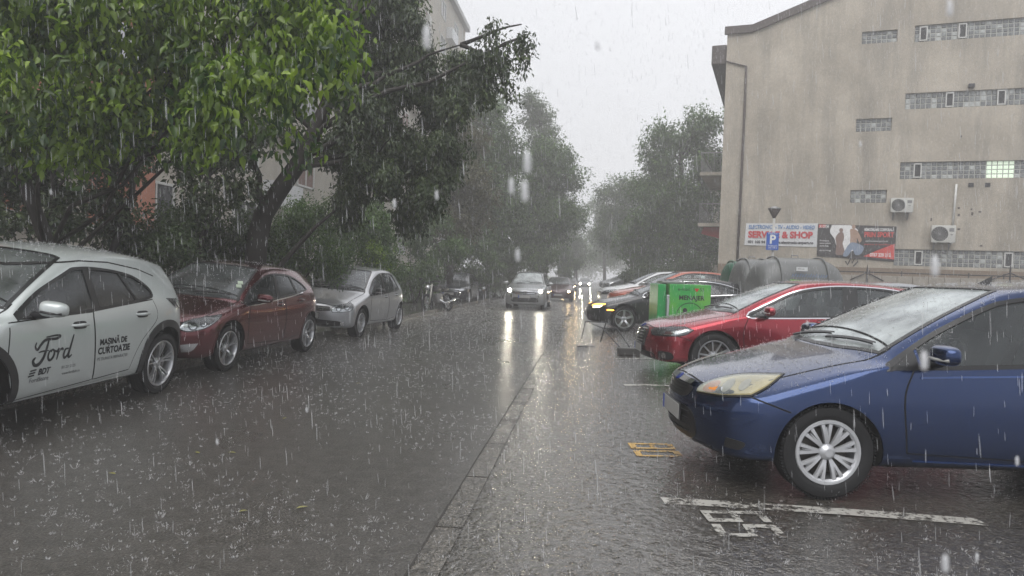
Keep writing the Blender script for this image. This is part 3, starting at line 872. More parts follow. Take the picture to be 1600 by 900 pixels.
def road_paint(name, col, wear=.5, rough=.25):
    m, nt, b, o = new_mat(name); b.inputs['Base Color'].default_value = (*col, 1); b.inputs['Roughness'].default_value = rough
    n = noise(nt, 22, 6, .75); n2 = noise(nt, 3, 3); h = mixc(nt, .4, n.outputs[0], n2.outputs[0])
    a = ramp(nt, h, [(wear-.03, (0, 0, 0)), (wear+.05, (1, 1, 1))]); nt.links.new(a, b.inputs['Alpha'])
    bump(nt, b, noise(nt, 20, 3).outputs[0], .5, .01); return m
M['paint_white'] = road_paint('worn_white_paint', (.40, .39, .36), .47)
M['paint_yellow'] = road_paint('worn_yellow_paint', (.50, .30, .06), .47)
def on_ground(name, poly, mat, dz=.006, label=None):
    pts = [atg(*p) for p in poly]; fc = geometry.tessellate_polygon([[Vector((p.x, p.y, 0)) for p in pts]])
    o = mesh_obj(name, [(p.x, p.y, zg(p.x, p.y)+dz) for p in pts], fc, mat); tag(o, kind='structure'); return o
def bay_line(x0, y0, x1, y1, w):
    v = []; f = []; n = 16
    for i in range(n+1):
        x, y = lerp(x0, x1, i/n), lerp(y0, y1, i/n)
        for s in (-.5, .5): v.append((x, y+s*w, zg(x, y+s*w)+.006))
        if i: f.append((2*i-2, 2*i, 2*i+1, 2*i-1))
    tag(mesh_obj('bay_marking', v, f, M['paint_white']), kind='structure')
a, b_ = atg(1035, 783), atg(1535, 817); print('LINE', a, b_)
bay_line(a.x, a.y, b_.x, b_.y, .13)
a, b_ = atg(975, 602), atg(1052, 608); d = (b_-a).normalized(); bay_line(a.x, a.y, a.x+5*1.0, a.y-.1, .15)
a = atg(952, 561); bay_line(a.x, a.y, a.x+5, a.y-.1, .17)
for yy in (15.4, 21.8, 24.4): bay_line(seam_x(yy)+1.2, yy, seam_x(yy)+6, yy-.1, .12)
bay_line(1.3, 2.2, 4.6, 2.0, .13)
DIG = {'8': [((0, 0), (0, 1)), ((0, 1), (1, 1)), ((1, 1), (1, 0)), ((1, 0), (0, 0)), ((0, .52), (1, .5))], '0': [((0, .04), (0, .96)), ((.05, 1), (.95, 1)), ((1, .96), (1, .04)), ((.95, 0), (.05, 0))],
       '6': [((0, 0), (0, 1)), ((0, 1), (1, 1)), ((0, .5), (1, .5)), ((1, .5), (1, 0)), ((1, 0), (0, 0))], '5': [((1, 1), (0, 1)), ((0, 1), (0, .55)), ((0, .55), (1, .52)), ((1, .5), (1, 0)), ((1, 0), (0, .02))]}
def ground_digits(txt, px, ht, wd, mat, w=.05):
    """stencilled bay number, read from the lane: its top points to +x, it runs towards -y"""
    p = atg(*px); r_ = random.Random(9)
    for k, ch in enumerate(txt):
        v = []; f = []
        for i_, (a, c) in enumerate(DIG[ch]):
            A = Vector((p.x+a[1]*ht, p.y-(k*(wd+.09))-a[0]*wd, 0)); C_ = Vector((p.x+c[1]*ht, p.y-(k*(wd+.09))-c[0]*wd, 0)); d = (C_-A).normalized(); m_ = Vector((-d.y, d.x, 0))*w*r_.uniform(.42, .6)
            n0 = len(v)
            for q in (A-d*w*.35+m_, A-d*w*.35-m_, C_+d*w*.35-m_, C_+d*w*.35+m_): v.append((q.x, q.y, zg(q.x, q.y)+.0062+.0006*i_))
            f.append((n0, n0+1, n0+2, n0+3))
        tag(mesh_obj('bay_number', v, f, mat), kind='structure')
def ground_text(txt, px, ht, mat, name='bay_number', rot=-90, bold=.006):
    v, f = text_mesh(txt, ht, 1.0, bold); p = atg(*px); c, s = math.cos(R(rot)), math.sin(R(rot)); out = []
    for q in v:
        x, y = p.x+c*q[0]-s*q[1], p.y+s*q[0]+c*q[1]; out.append((x, y, zg(x, y)+.0062))
    tag(mesh_obj(name, out, f, mat), kind='structure')
ground_digits('80', (986, 694), .33, .16, M['paint_yellow'])
ground_digits('65', (1100, 801), .34, .15, M['paint_white'])
# ================================================================ the beige building on the right
FO = Vector((9.57, 32.9, 0)); FE = Vector((.937, -.348, 0)).normalized(); FN = Vector((-FE.y, FE.x, 0))   # FN points away from us, into the building
def fac(px, py):
    d = ray(px, py); o = Vector((0, 0, CH)); t = (FO-o).dot(FN)/d.dot(FN); p = o+d*t
    return ((p-FO).dot(FE), p.z)
def FP(t, z, d=0.0):        # facade coordinates -> world; d metres in front of the wall
    return FO+FE*t+Vector((0, 0, z))-FN*d
m, nt, b, o_ = new_mat('stained_plaster')
n1 = noise(nt, .5, 6, .65); n2 = noise(nt, 1.1, 5, .7, stretch=(1, 1, .12)); n3 = noise(nt, 14, 6, .8)
c = mixc(nt, ramp(nt, n1.outputs[0], [(.3, (0, 0, 0)), (.7, (1, 1, 1))]), (.31, .275, .225), (.50, .45, .375))
c = mixc(nt, ramp(nt, n2.outputs[0], [(.46, (0, 0, 0)), (.70, (.8, .8, .8))]), c, (.23, .21, .18))
c = mixc(nt, .6, c, ramp(nt, n3.outputs[0], [(.35, (.72, .72, .72)), (.6, (1.12, 1.12, 1.12))]), 'MULTIPLY'); nt.links.new(c, b.inputs['Base Color']); b.inputs['Roughness'].default_value = .75
bump(nt, b, n3.outputs[0], .25, .01); M['plaster'] = m
M['brown_edge'] = simple('brown_flashing', (.07, .055, .05), .6)
M['mortar'] = simple('block_mortar', (.40, .40, .38), .8)
M['gb0'] = simple('glass_block_dark', (.13, .14, .142), .12, var=.35, scale=9, spec=.8); M['gb1'] = simple('glass_block', (.22, .235, .235), .12, var=.4, scale=9, spec=.8); M['gb2'] = simple('glass_block_pale', (.42, .44, .43), .15, var=.3, scale=9)
M['gb_lit'] = lamp_mat('glass_block_lit', (.85, 1, .80), .18)
M['pvc'] = simple('white_plastic', (.55, .55, .53), .4); M['acw'] = simple('ac_casing', (.50, .50, .47), .45, var=.06); M['grey_metal'] = simple('grey_metal', (.22, .22, .22), .4, .5)
bld = empty('beige_building', FO); tag(bld, 'beige plastered building with glass block window strips and stained blank wall', 'building')
def Bp(p): return Vector(p)-FO      # children are placed relative to the building's root
roofpx = [fac(1140, 45), fac(1176, 42), fac(1275, 0)]
sl_ = (roofpx[2][1]-roofpx[1][1])/(roofpx[2][0]-roofpx[1][0]); TE = 14.0
ridge = (TE, roofpx[1][1]+sl_*(TE-roofpx[1][0]))
poly = [(0, -.3), (TE, -.3), ridge, roofpx[1], (0, roofpx[0][1])]
mb = MB(); k = len(poly)
vs_ = [Bp(FP(t, z, 0)) for t, z in poly]+[Bp(FP(t, z, -16)) for t, z in poly]
mb.add(vs_, [tuple(range(k)), tuple(range(k, 2*k))[::-1]]+[(i, k+i, k+(i+1) % k, (i+1) % k) for i in range(k)])
wall = mb.build('wall', M['plaster'], bld)
bm = bmesh.new(); bm.from_mesh(wall.data); bmesh.ops.recalc_face_normals(bm, faces=bm.faces[:]); bm.to_mesh(wall.data); bm.free()
wins = [((1430, 40), (1640, 52)), ((1347, 50), (1402, 67)), ((1415, 146), (1640, 165)), ((1338, 186), (1393, 205)), ((1407, 253.5), (1640, 278)), ((1329, 297), (1385, 318)), ((1397, 389), (1640, 423))]
rects = []
for (p, q) in wins:
    t0, z1 = fac(*p); t1 = fac(*q)[0]
    z0 = {0: fac(1430, 66)[1], 1: fac(1347, 69)[1], 2: fac(1413, 171)[1], 3: fac(1338, 206)[1], 4: fac(1407, 280)[1], 5: fac(1329, 317)[1], 6: fac(1397, 415)[1]}[len(rects)]
    rects.append((t0, t1, z0, z1))
cut = MB()
for t0, t1, z0, z1 in rects:
    q = [Bp(FP(t, z, d)) for d in (.2, -.14) for t, z in ((t0, z0), (t1, z0), (t1, z1), (t0, z1))]
    cut.add(q, [(0, 1, 2, 3), (7, 6, 5, 4), (0, 4, 5, 1), (1, 5, 6, 2), (2, 6, 7, 3), (3, 7, 4, 0)])
co = cut.build('tmp_cut', M['plaster'], bld)
bm = bmesh.new(); bm.from_mesh(co.data); bmesh.ops.recalc_face_normals(bm, faces=bm.faces[:]); bm.to_mesh(co.data); bm.free()
md = wall.modifiers.new('c', 'BOOLEAN'); md.operation = 'DIFFERENCE'; md.solver = 'EXACT'; md.object = co
bpy.context.view_layer.update(); dg = bpy.context.evaluated_depsgraph_get(); dg.update(); me = bpy.data.meshes.new_from_object(wall.evaluated_get(dg)); wall.modifiers.clear(); wall.data = me; bpy.data.objects.remove(co)
vents = {0: [1441, 1502], 2: [1487, 1568], 4: [1442], 6: [1450, 1592]}
lit = (fac(1541, 265)[0], fac(1583, 265)[0])
for wi, (t0, t1, z0, z1) in enumerate(rects):
    w = MB(); w.cur = 0
    q = [Bp(FP(t, z, -.11)) for t, z in ((t0, z0), (t1, z0), (t1, z1), (t0, z1))]; w.add(q, [(0, 1, 2, 3)])
    nz = max(3, round((z1-z0)/.2)); nx = max(4, round((t1-t0)/.2)); dx, dz = (t1-t0)/nx, (z1-z0)/nz; r_ = random.Random(wi)
    for i in range(nx):
        for j in range(nz):
            a, c = t0+i*dx, z0+j*dz; g = .018
            isl = wi == 4 and lit[0] < a+dx/2 < lit[1]
            w.cur = 4 if isl else (1+min(2, int(r_.random()**3*3)))
            o1 = [Bp(FP(t, z, -.105)) for t, z in ((a+g, c+g), (a+dx-g, c+g), (a+dx-g, c+dz-g), (a+g, c+dz-g))]
            o2 = [Bp(FP(t, z, -.085)) for t, z in ((a+g*2, c+g*2), (a+dx-g*2, c+g*2), (a+dx-g*2, c+dz-g*2), (a+g*2, c+dz-g*2))]
            w.add(o1+o2, [(4, 5, 6, 7), (0, 1, 5, 4), (1, 2, 6, 5), (2, 3, 7, 6), (3, 0, 4, 7)])
    wo = w.build('glass_block_window', None, bld, mats=[M['mortar'], M['gb0'], M['gb1'], M['gb2'], M['gb_lit']])
    for px in vents.get(wi, []):
        t, zc = fac(px, 100)[0], (z0+z1)/2; f = MB(); hw, hh = .13, .28
        ang = math.atan2(FE.y, FE.x)
        for dt, dz_, sx, sz in ((-hw, 0, .045, 2*hh), (hw, 0, .045, 2*hh), (0, hh, 2*hw+.045, .045), (0, -hh, 2*hw+.045, .045)):
            f.box(Bp(FP(t+dt, zc+dz_, -.05)), (sx, .06, sz), ang)
        f.build('vent_frame', M['pvc'], wo)
        f = MB(); f.box(Bp(FP(t, zc, -.065)), (2*hw-.04, .02, 2*hh-.04), ang); f.build('vent_pane', M['gloss_black'], wo)
ANG = math.atan2(FE.y, FE.x)
# roof edge, eaves, cable, stains, downpipe
e = MB()
def edge(a, b, h, dz=0, depth=.25):
    q = []
    for (t, z) in (a, b):
        for d in (-.02, .12):
            q += [Bp(FP(t, z-h+dz, d)), Bp(FP(t, z+.05+dz, d))]
    e.add(q, [(0, 1, 5, 4), (2, 6, 7, 3), (0, 4, 6, 2), (1, 3, 7, 5), (0, 2, 3, 1), (4, 5, 7, 6)])
edge((-.12, roofpx[0][1]+.03), (roofpx[1][0]+.02, roofpx[1][1]+.03), .30); edge((roofpx[1][0], roofpx[1][1]+.03), (ridge[0], ridge[1]+.03), .30)
e.build('roof_edge', M['brown_edge'], bld)
z_e = fac(1125, 68)[1]; e = MB(); tl = fac(1112, 85)[0]
e.box(Bp(FP(tl/2-.02, z_e-.45, -7)), (abs(tl), 13.6, .9), ANG, .05); e.build('eaves_box', M['brown_edge'], bld)
dp = MB(); pts = [fac(*p) for p in ((1166, 104), (1163, 180), (1158, 290), (1151, 425))]
dp.tube([Bp(FP(fac(1134, 96)[0], fac(1134, 96)[1], .05))]+[Bp(FP(t, z, .06)) for t, z in pts], [.03, .05, .055, .055, .055], 8); dp.build('downpipe', M['brown_edge'], bld, True)
for (x, y0, y1) in ((1119, 235, 262), (1112, 300, 345)):     # balconies on the street side
    t, zt = fac(x, y0); zb_ = fac(x, y1)[1]; bb = MB()
    bb.box(Bp(FP(-.55, zb_-.1, -4.2)), (1.1, 6, .16), ANG); ba = bb.build('balcony', M['plaster'], bld)
    rl = MB()
    for k_ in range(13): rl.box(Bp(FP(-1.06, zb_+.45, -1.4-k_*.45)), (.02, .03, .95), ANG)
    for k_ in range(4): rl.box(Bp(FP(-1.06+k_*.3, zb_+.45, -1.3)), (.02, .03, .95), ANG)
    rl.box(Bp(FP(-1.06, zb_+.93, -4.2)), (.05, 6, .05), ANG); rl.box(Bp(FP(-.55, zb_+.93, -1.3)), (1.06, .05, .05), ANG); rl.build('railing', M['grey_metal'], ba)
fl = MB(); t, z = fac(1108, 357); fl.box(Bp(FP(t, z, -1.6)), (.9, .06, .55), ANG, 0, Matrix.Rotation(R(14), 3, 'Y')); fl.build('awning', simple('awning_red', (.32, .05, .04), .7), bld)
for px in (1517, 1543):
    t, z = fac(px, 289); v_ = MB(); v_.box(Bp(FP(t, z, .012)), (.19, .03, .17), ANG)
    for k_ in range(4): v_.box(Bp(FP(t, z-.06+k_*.04, .032)), (.17, .012, .014), ANG)
    v_.build('wall_vent', M['dark_metal'], bld)
h = MB(); r_ = random.Random(5)
for px, py in ((1498, 325), (1498, 336), (1518, 327), (1519, 334), (1518, 331), (1531, 331), (1498, 358), (1533, 384), (1455, 343), (1517, 136), (1502, 213), (1385, 318)):
    t, z = fac(px, py); h.lathe([(0, .006), (.045*r_.uniform(.6, 1.3), .006)], Bp(FP(t, z, 0)), 'Y', 8)
# the marks are small patched holes turned to lie on the wall
h2 = MB()
for px, py in ((1498, 325), (1498, 336), (1518, 327), (1519, 334), (1531, 331), (1498, 358), (1533, 384), (1455, 343), (1502, 213)):
    t, z = fac(px, py); h2.box(Bp(FP(t, z, .004)), (r_.uniform(.06, .11), .008, r_.uniform(.06, .14)), ANG)
h2.build('patched_holes', M['brown_edge'], bld)
fl_ = MB(); t, z = fac(1517, 135); fl_.box(Bp(FP(t, z, .1)), (.22, .2, .16), ANG, .02); fl_.build('wall_lamp', M['dark_metal'], bld)
# plinth in another brown
pl = MB(); tA, zA = fac(1122, 410); pl.box(Bp(FP(TE/2, zA/2-.1, .02)), (TE, .04, zA+.1), ANG); pl.build('plinth', simple('plinth_brown', (.20, .155, .115), .8, bmp=.3, bscale=20), bld)

def ac(px0, py0, px1, py1, label):
    t0, z1 = fac(px0, py0); t1, z0 = fac(px1, py1); w, hh = t1-t0, z1-z0; r0 = FP((t0+t1)/2, z0, .0)
    a = empty('air_conditioner', r0, ANG); tag(a, label, 'air conditioner', 'air conditioners on the beige wall')
    b = MB(); b.box((0, -.27, hh/2), (w, .3, hh), 0, .015); auto_smooth(b.build('casing', M['acw'], a))
    b = MB(); b.lathe([(hh*.40, -.43), (hh*.43, -.42)], (-w*.16, 0, hh*.5), 'Y', 24); b.lathe([(0, -.423), (hh*.40, -.423)], (-w*.16, 0, hh*.5), 'Y', 24)
    b.build('fan_opening', M['gap'], a)
    b = MB()
    for k in range(1, 7): b.lathe([(hh*.062*k, -.438), (hh*.062*k+.008, -.442), (hh*.062*k+.014, -.438)], (-w*.16, 0, hh*.5), 'Y', 20)
    for k in range(8):
        an = k*math.pi/8; b.box((-w*.16, -.437, hh*.5), (hh*.8, .006, .01), 0, 0, Matrix.Rotation(an, 3, 'Y'))
    b.build('fan_grille', M['grey_metal'], a)
    b = MB(); b.box((w*.33, -.424, hh*.74), (w*.2, .01, hh*.2)); b.box((w*.33, -.424, hh*.46), (w*.1, .01, hh*.05)); b.build('access_panel', M['grey_metal'], a)
    b = MB()
    for s in (-.32, .32):
        b.box((w*s, -.22, -.03), (.04, .46, .05)); b.box((w*s, -.02, -.16), (.04, .03, .3)); b.tube([(w*s, -.03, -.28), (w*s, -.4, -.04)], .014, 6)
    b.build('bracket', M['grey_metal'], a); return a
ac(1390, 311, 1424, 333, 'smaller white air conditioner beside the little glass block window')
ac(1453, 353, 1489, 380, 'larger white air conditioner under the white vertical pipe')
b = MB(); b.tube([FP(*fac(1494, 288), .05), FP(*fac(1491, 320), .06), FP(*fac(1488, 354), .06)], .045, 8); tag(b.build('duct_pipe', M['pvc'], None, True), 'white vertical plastic pipe running down to the larger air conditioner', 'pipe')
# ---- banners
def banner(name, a, b_, c, d, mat, label, group=None):
    P4 = [fac(*q) for q in (a, b_, c, d)]; root_p = FP(P4[3][0], P4[3][1], 0); r = empty(name, root_p, ANG)
    L = [(t-P4[3][0], z-P4[3][1]) for t, z in P4]    # tl, tr, br, bl in local metres
    n = 14; v = []; f = []
    for j in range(5):
        for i in range(n+1):
            u, w = i/n, j/4
            x = lerp(lerp(L[3][0], L[2][0], u), lerp(L[0][0], L[1][0], u), w); z = lerp(lerp(L[3][1], L[2][1], u), lerp(L[0][1], L[1][1], u), w)
            v.append((x, -.03-.012*math.sin(u*17+w*3), z))
    for j in range(4):
        for i in range(n): f.append((j*(n+1)+i, j*(n+1)+i+1, (j+1)*(n+1)+i+1, (j+1)*(n+1)+i))
    mesh_obj('sheet', v, f, mat, r, True); tag(r, label, 'banner', group); return r, L
def btext(r, name, txt, x, z, size, mat, y=-.052, **kw):
    v, f = text_mesh(txt, size, **kw); return mesh_obj(name, [(x+p[0], y, z+p[1]) for p in v], f, mat, r)
M['ban_white'] = simple('banner_white', (.60, .61, .62), .4, var=.06); M['ban_black'] = simple('banner_black', (.03, .027, .028), .35, var=.5, scale=3); M['ban_red'] = simple('banner_red', (.55, .06, .05), .4)
M['ink_blue'] = simple('ink_blue', (.06, .18, .42), .4); M['ink_red'] = simple('ink_red', (.50, .04, .05), .4); M['ink_black'] = simple('ink_black', (.03, .03, .035), .4); M['ink_white'] = simple('ink_white', (.72, .72, .72), .4)
r, L = banner('banner', (1166, 349), (1278, 349), (1276, 386), (1163, 383), M['ban_white'], 'white banner lettered SERVICE & SHOP in red on the beige wall', 'banners on the beige wall')
W_ = L[1][0]; H_ = L[0][1]
def fit(r, name, txt, x0, x1, z, size, mat, **kw):
    v, f = text_mesh(txt, size, **kw); w = max(p[0] for p in v); k = (x1-x0)/w
    return mesh_obj(name, [(x0+p[0]*k, -.052, z+p[1]) for p in v], f, mat, r)
fit(r, 'lettering', 'ELECTRONICE - TV - AUDIO - VIDEO', W_*.05, W_*.96, H_*.76, H_*.17, M['ink_blue'], bold=.006, shear=.1)
fit(r, 'lettering', 'SERVICE & SHOP', W_*.05, W_*.94, H_*.36, H_*.29, M['ink_red'], bold=.02)
fit(r, 'lettering', '031 105 94 14  www.electronic-expert.ro', W_*.05, W_*.95, H_*.10, H_*.12, M['ink_black'], bold=.008)
r, L = banner('banner', (1278, 350), (1401, 354), (1397, 409), (1276, 400), M['ban_black'], 'black and red gym banner with two athletes on the beige wall', 'banners on the beige wall')
W_ = L[1][0]; H_ = L[0][1]
def bshape(name, pts, mat, y=-.05): 
    p3 = [Vector((u*W_, y, w*H_)) for u, w in spline2(pts, 4)]; fc = geometry.tessellate_polygon([p3]); return mesh_obj(name, p3, fc, mat, r)
skin = simple('print_skin', (.36, .24, .18), .5); skin2 = simple('print_skin_dark', (.20, .13, .11), .5); denim = simple('print_denim', (.20, .25, .34), .5)
bshape('red_field', [(.60, .02, 1), (.985, -.05, 1), (.985, .42, 1), (.80, .24)], M['ban_red'])
bshape('red_field', [(.01, .88, 1), (.10, .9, 1), (.10, .98, 1), (.01, .98, 1)], M['ban_red'])
bshape('splash', [(.18, .97, 1), (.42, .97, 1), (.52, .80), (.46, .5), (.50, .25), (.36, .12), (.26, .3), (.22, .55), (.16, .75)], M['ink_white'], -.0505)
bshape('figure', [(.28, .74), (.33, .74), (.345, .55), (.33, .40), (.36, .10), (.25, .06), (.25, .35), (.235, .58)], skin2, -.052)
bshape('figure', [(.285, .86), (.315, .87), (.33, .80), (.305, .74), (.28, .79)], skin2, -.053)
bshape('figure', [(.42, .84), (.50, .82), (.555, .62), (.57, .50), (.54, .44), (.51, .58), (.50, .40), (.43, .40), (.425, .62)], skin, -.053)
bshape('figure', [(.445, .97), (.475, .98), (.485, .90), (.465, .84), (.44, .89)], skin, -.054)
bshape('figure', [(.42, .41), (.51, .42), (.60, .30), (.57, .10), (.50, .06), (.46, .22), (.40, .02), (.34, .05)], denim, -.054)
fit(r, 'lettering', 'REMODELARE CORPORALĂ', W_*.60, W_*.97, H_*.80, H_*.085, M['ink_white'], bold=.006)
fit(r, 'lettering', 'PRIN SPORT', W_*.60, W_*.97, H_*.62, H_*.15, M['ban_red'], bold=.012)
fit(r, 'lettering', 'antrenamente personale', W_*.62, W_*.90, H_*.47, H_*.055, M['ink_white'])
fit(r, 'lettering', 'slabire si tonifiere', W_*.60, W_*.95, H_*.37, H_*.05, M['ban_red'])
fit(r, 'lettering', '0767 220 212', W_*.68, W_*.94, H_*.03, H_*.10, M['ink_white'], bold=.006)
for k, w in enumerate((.46, .38, .30, .16)): fit(r, 'lettering', ('fitness', 'aerobic', 'sala', 'spinning')[k], W_*.03, W_*(.15+.03*(k % 2)), H_*w, H_*.055, M['ink_white'])
fit(r, 'lettering', 'X GYM', W_*.02, W_*.14, H_*.88, H_*.09, M['ink_white'], bold=.005)
# graffiti
b = MB(); pts = [FP(*fac(x, y), .015) for x, y in ((1321, 408), (1324, 414), (1330, 402), (1331, 411), (1338, 400), (1340, 409), (1333, 416))]
b.tube(pts, .028, 5); b.build('graffiti', M['dark_metal'], bld).matrix_parent_inverse = Matrix.Translation(-FO)

# ================================================================ fence before the wall
FY = 5.2
def FF(t, z, d=0): return FP(t, z, FY+d)
fnc = empty('concrete_fence', FF(4, 0)); tag(fnc, 'low concrete panel fence with metal rail and peaked braces below the beige wall', 'fence')
def Fp(p): return Vector(p)-FF(4, 0)
def facf(px, py):
    d = ray(px, py); o = Vector((0, 0, CH)); P0 = FO-FN*FY; t = (P0-o).dot(FN)/d.dot(FN); p = o+d*t; return ((p-P0).dot(FE), p.z)
zr = facf(1450, 428)[1]; zp = facf(1450, 433)[1]; M['panel'] = simple('fence_concrete', (.30, .275, .24), .8, bmp=.3, bscale=25, var=.2)
t0 = facf(1262, 432)[0]; t1 = 16
w = .5; t = t0
while t < t1:
    b = MB(); b.box(Fp(FF(t+w/2, zp/2, 0)), (w-.02, .08, zp), ANG, .012); b.build('panel', M['panel'], fnc); t += w
b = MB(); b.tube([Fp(FF(t0, zr, 0)), Fp(FF(t1, zr, 0))], .02, 6); b.build('rail', M['dark_metal'], fnc)
t = t0
while t < t1:
    b = MB(); b.box(Fp(FF(t, (zr+.05)/2, -.0)), (.035, .035, zr+.1), ANG); b.build('post', M['dark_metal'], fnc); t += 1.05
for px in (1355, 1578):
    tt, zz = facf(px, 414); z3 = facf(px, 438)[1]; b = MB()
    b.tube([Fp(FF(tt, .3, .08)), Fp(FF(tt, zz-.15, .08)), Fp(FF(tt, zz, .08))], [.028, .028, .012], 6)
    for s in (-1, 1): b.tube([Fp(FF(tt, zz-.28, .08)), Fp(FF(tt+s*.55, z3, .08))], .02, 6)
    b.build('peaked_brace', M['dark_metal'], fnc)

# ================================================================ apartment block on the left
M['cream'] = simple('cream_plaster', (.40, .37, .315), .8, var=.15, scale=1.2, bmp=.2, bscale=30)
M['salmon'] = simple('salmon_plaster', (.42, .17, .105), .8, var=.15, scale=2, bmp=.2, bscale=30)
M['win_dark'] = simple('window_dark', (.05, .055, .06), .1, var=.5, spec=.9); M['curtain'] = simple('curtain_brown', (.16, .09, .07), .7)
AB = Vector((-14.6, 0, 0)); AE = Vector((.110, 1, 0)).normalized(); AN = Vector((AE.y, -AE.x, 0))     # AN faces the street
AANG = math.atan2(AE.y, AE.x)
ab = empty('apartment_block', AB); tag(ab, 'long cream apartment block behind the trees with salmon panels low down', 'building')
def AP(t, z, d=0): return AE*t+AN*d+Vector((0, 0, z))
T0, T1, AH = 2.0, 78.0, 27.5
b = MB(); b.box(AP((T0+T1)/2, AH/2-.4, -6), (T1-T0, 12, AH+.8), AANG); b.build('wall', M['cream'], ab)
b = MB(); b.box(AP((T0+T1)/2, AH+.25, -5.7), (T1-T0+.5, 12.4, .5), AANG); b.build('roof', M['grey_metal'], ab)
for (ta, tb, z0, z1) in ((9.0, 13.4, 2.0, 7.6), (15.0, 18.6, 2.6, 8), (20.5, 23.5, 2.4, 9), (5, 7.2, 3, 8)):
    b = MB(); b.box(AP((ta+tb)/2, (z0+z1)/2, .06), (tb-ta, .12, z1-z0), AANG); b.build('salmon_panel', M['salmon'], ab)
b = MB(); b.box(AP((T0+30)/2, 2.35, .12), (28, .24, .14), AANG); b.build('ledge', M['pvc'], ab)
k = 0
for i in range(12):
    for j in range(8):
        t = 5.2+i*6.15; z = 1.9+j*3.25+1.0
        if j == 0: z = 3.9-.6
        f = MB(); hw, hh = 1.0, .75
        for dt, dz_, sx, sz in ((-hw, 0, .09, 2*hh), (hw, 0, .09, 2*hh), (0, hh, 2*hw+.09, .09), (0, -hh, 2*hw+.09, .09), (0, 0, .07, 2*hh)): f.box(AP(t+dt, z+dz_, .03), (sx, .1, sz), AANG)
        wo = f.build('window', M['pvc'], ab)
        f = MB(); f.box(AP(t, z, .005), (2*hw-.08, .05, 2*hh-.08), AANG); f.build('pane', M['curtain'] if (i*5+j*3) % 7 == 0 else M['win_dark'], wo); k += 1
for i in range(6):      # loggias
    for j in range(1, 8):
        t = 8.3+i*12.3; z = .9+j*3.25; b = MB(); b.box(AP(t, z+.5, .55), (3.0, .08, 1.0), AANG); b.box(AP(t, z, .3), (3.0, .6, .14), AANG)
        for s in (-1.46, 1.46): b.box(AP(t+s, z+.5, .3), (.08, .58, 1.0), AANG)
        b.build('balcony', M['cream'] if (i+j) % 3 else M['ban_white'], ab)
for i, (t, z) in enumerate(((60, 22.3), (66.5, 19), (31, 9), (72.6, 22.3))):
    b = MB(); b.box(AP(t, z, .25), (.85, .4, .6), AANG, .03); b.build('outdoor_unit', M['acw'], ab)
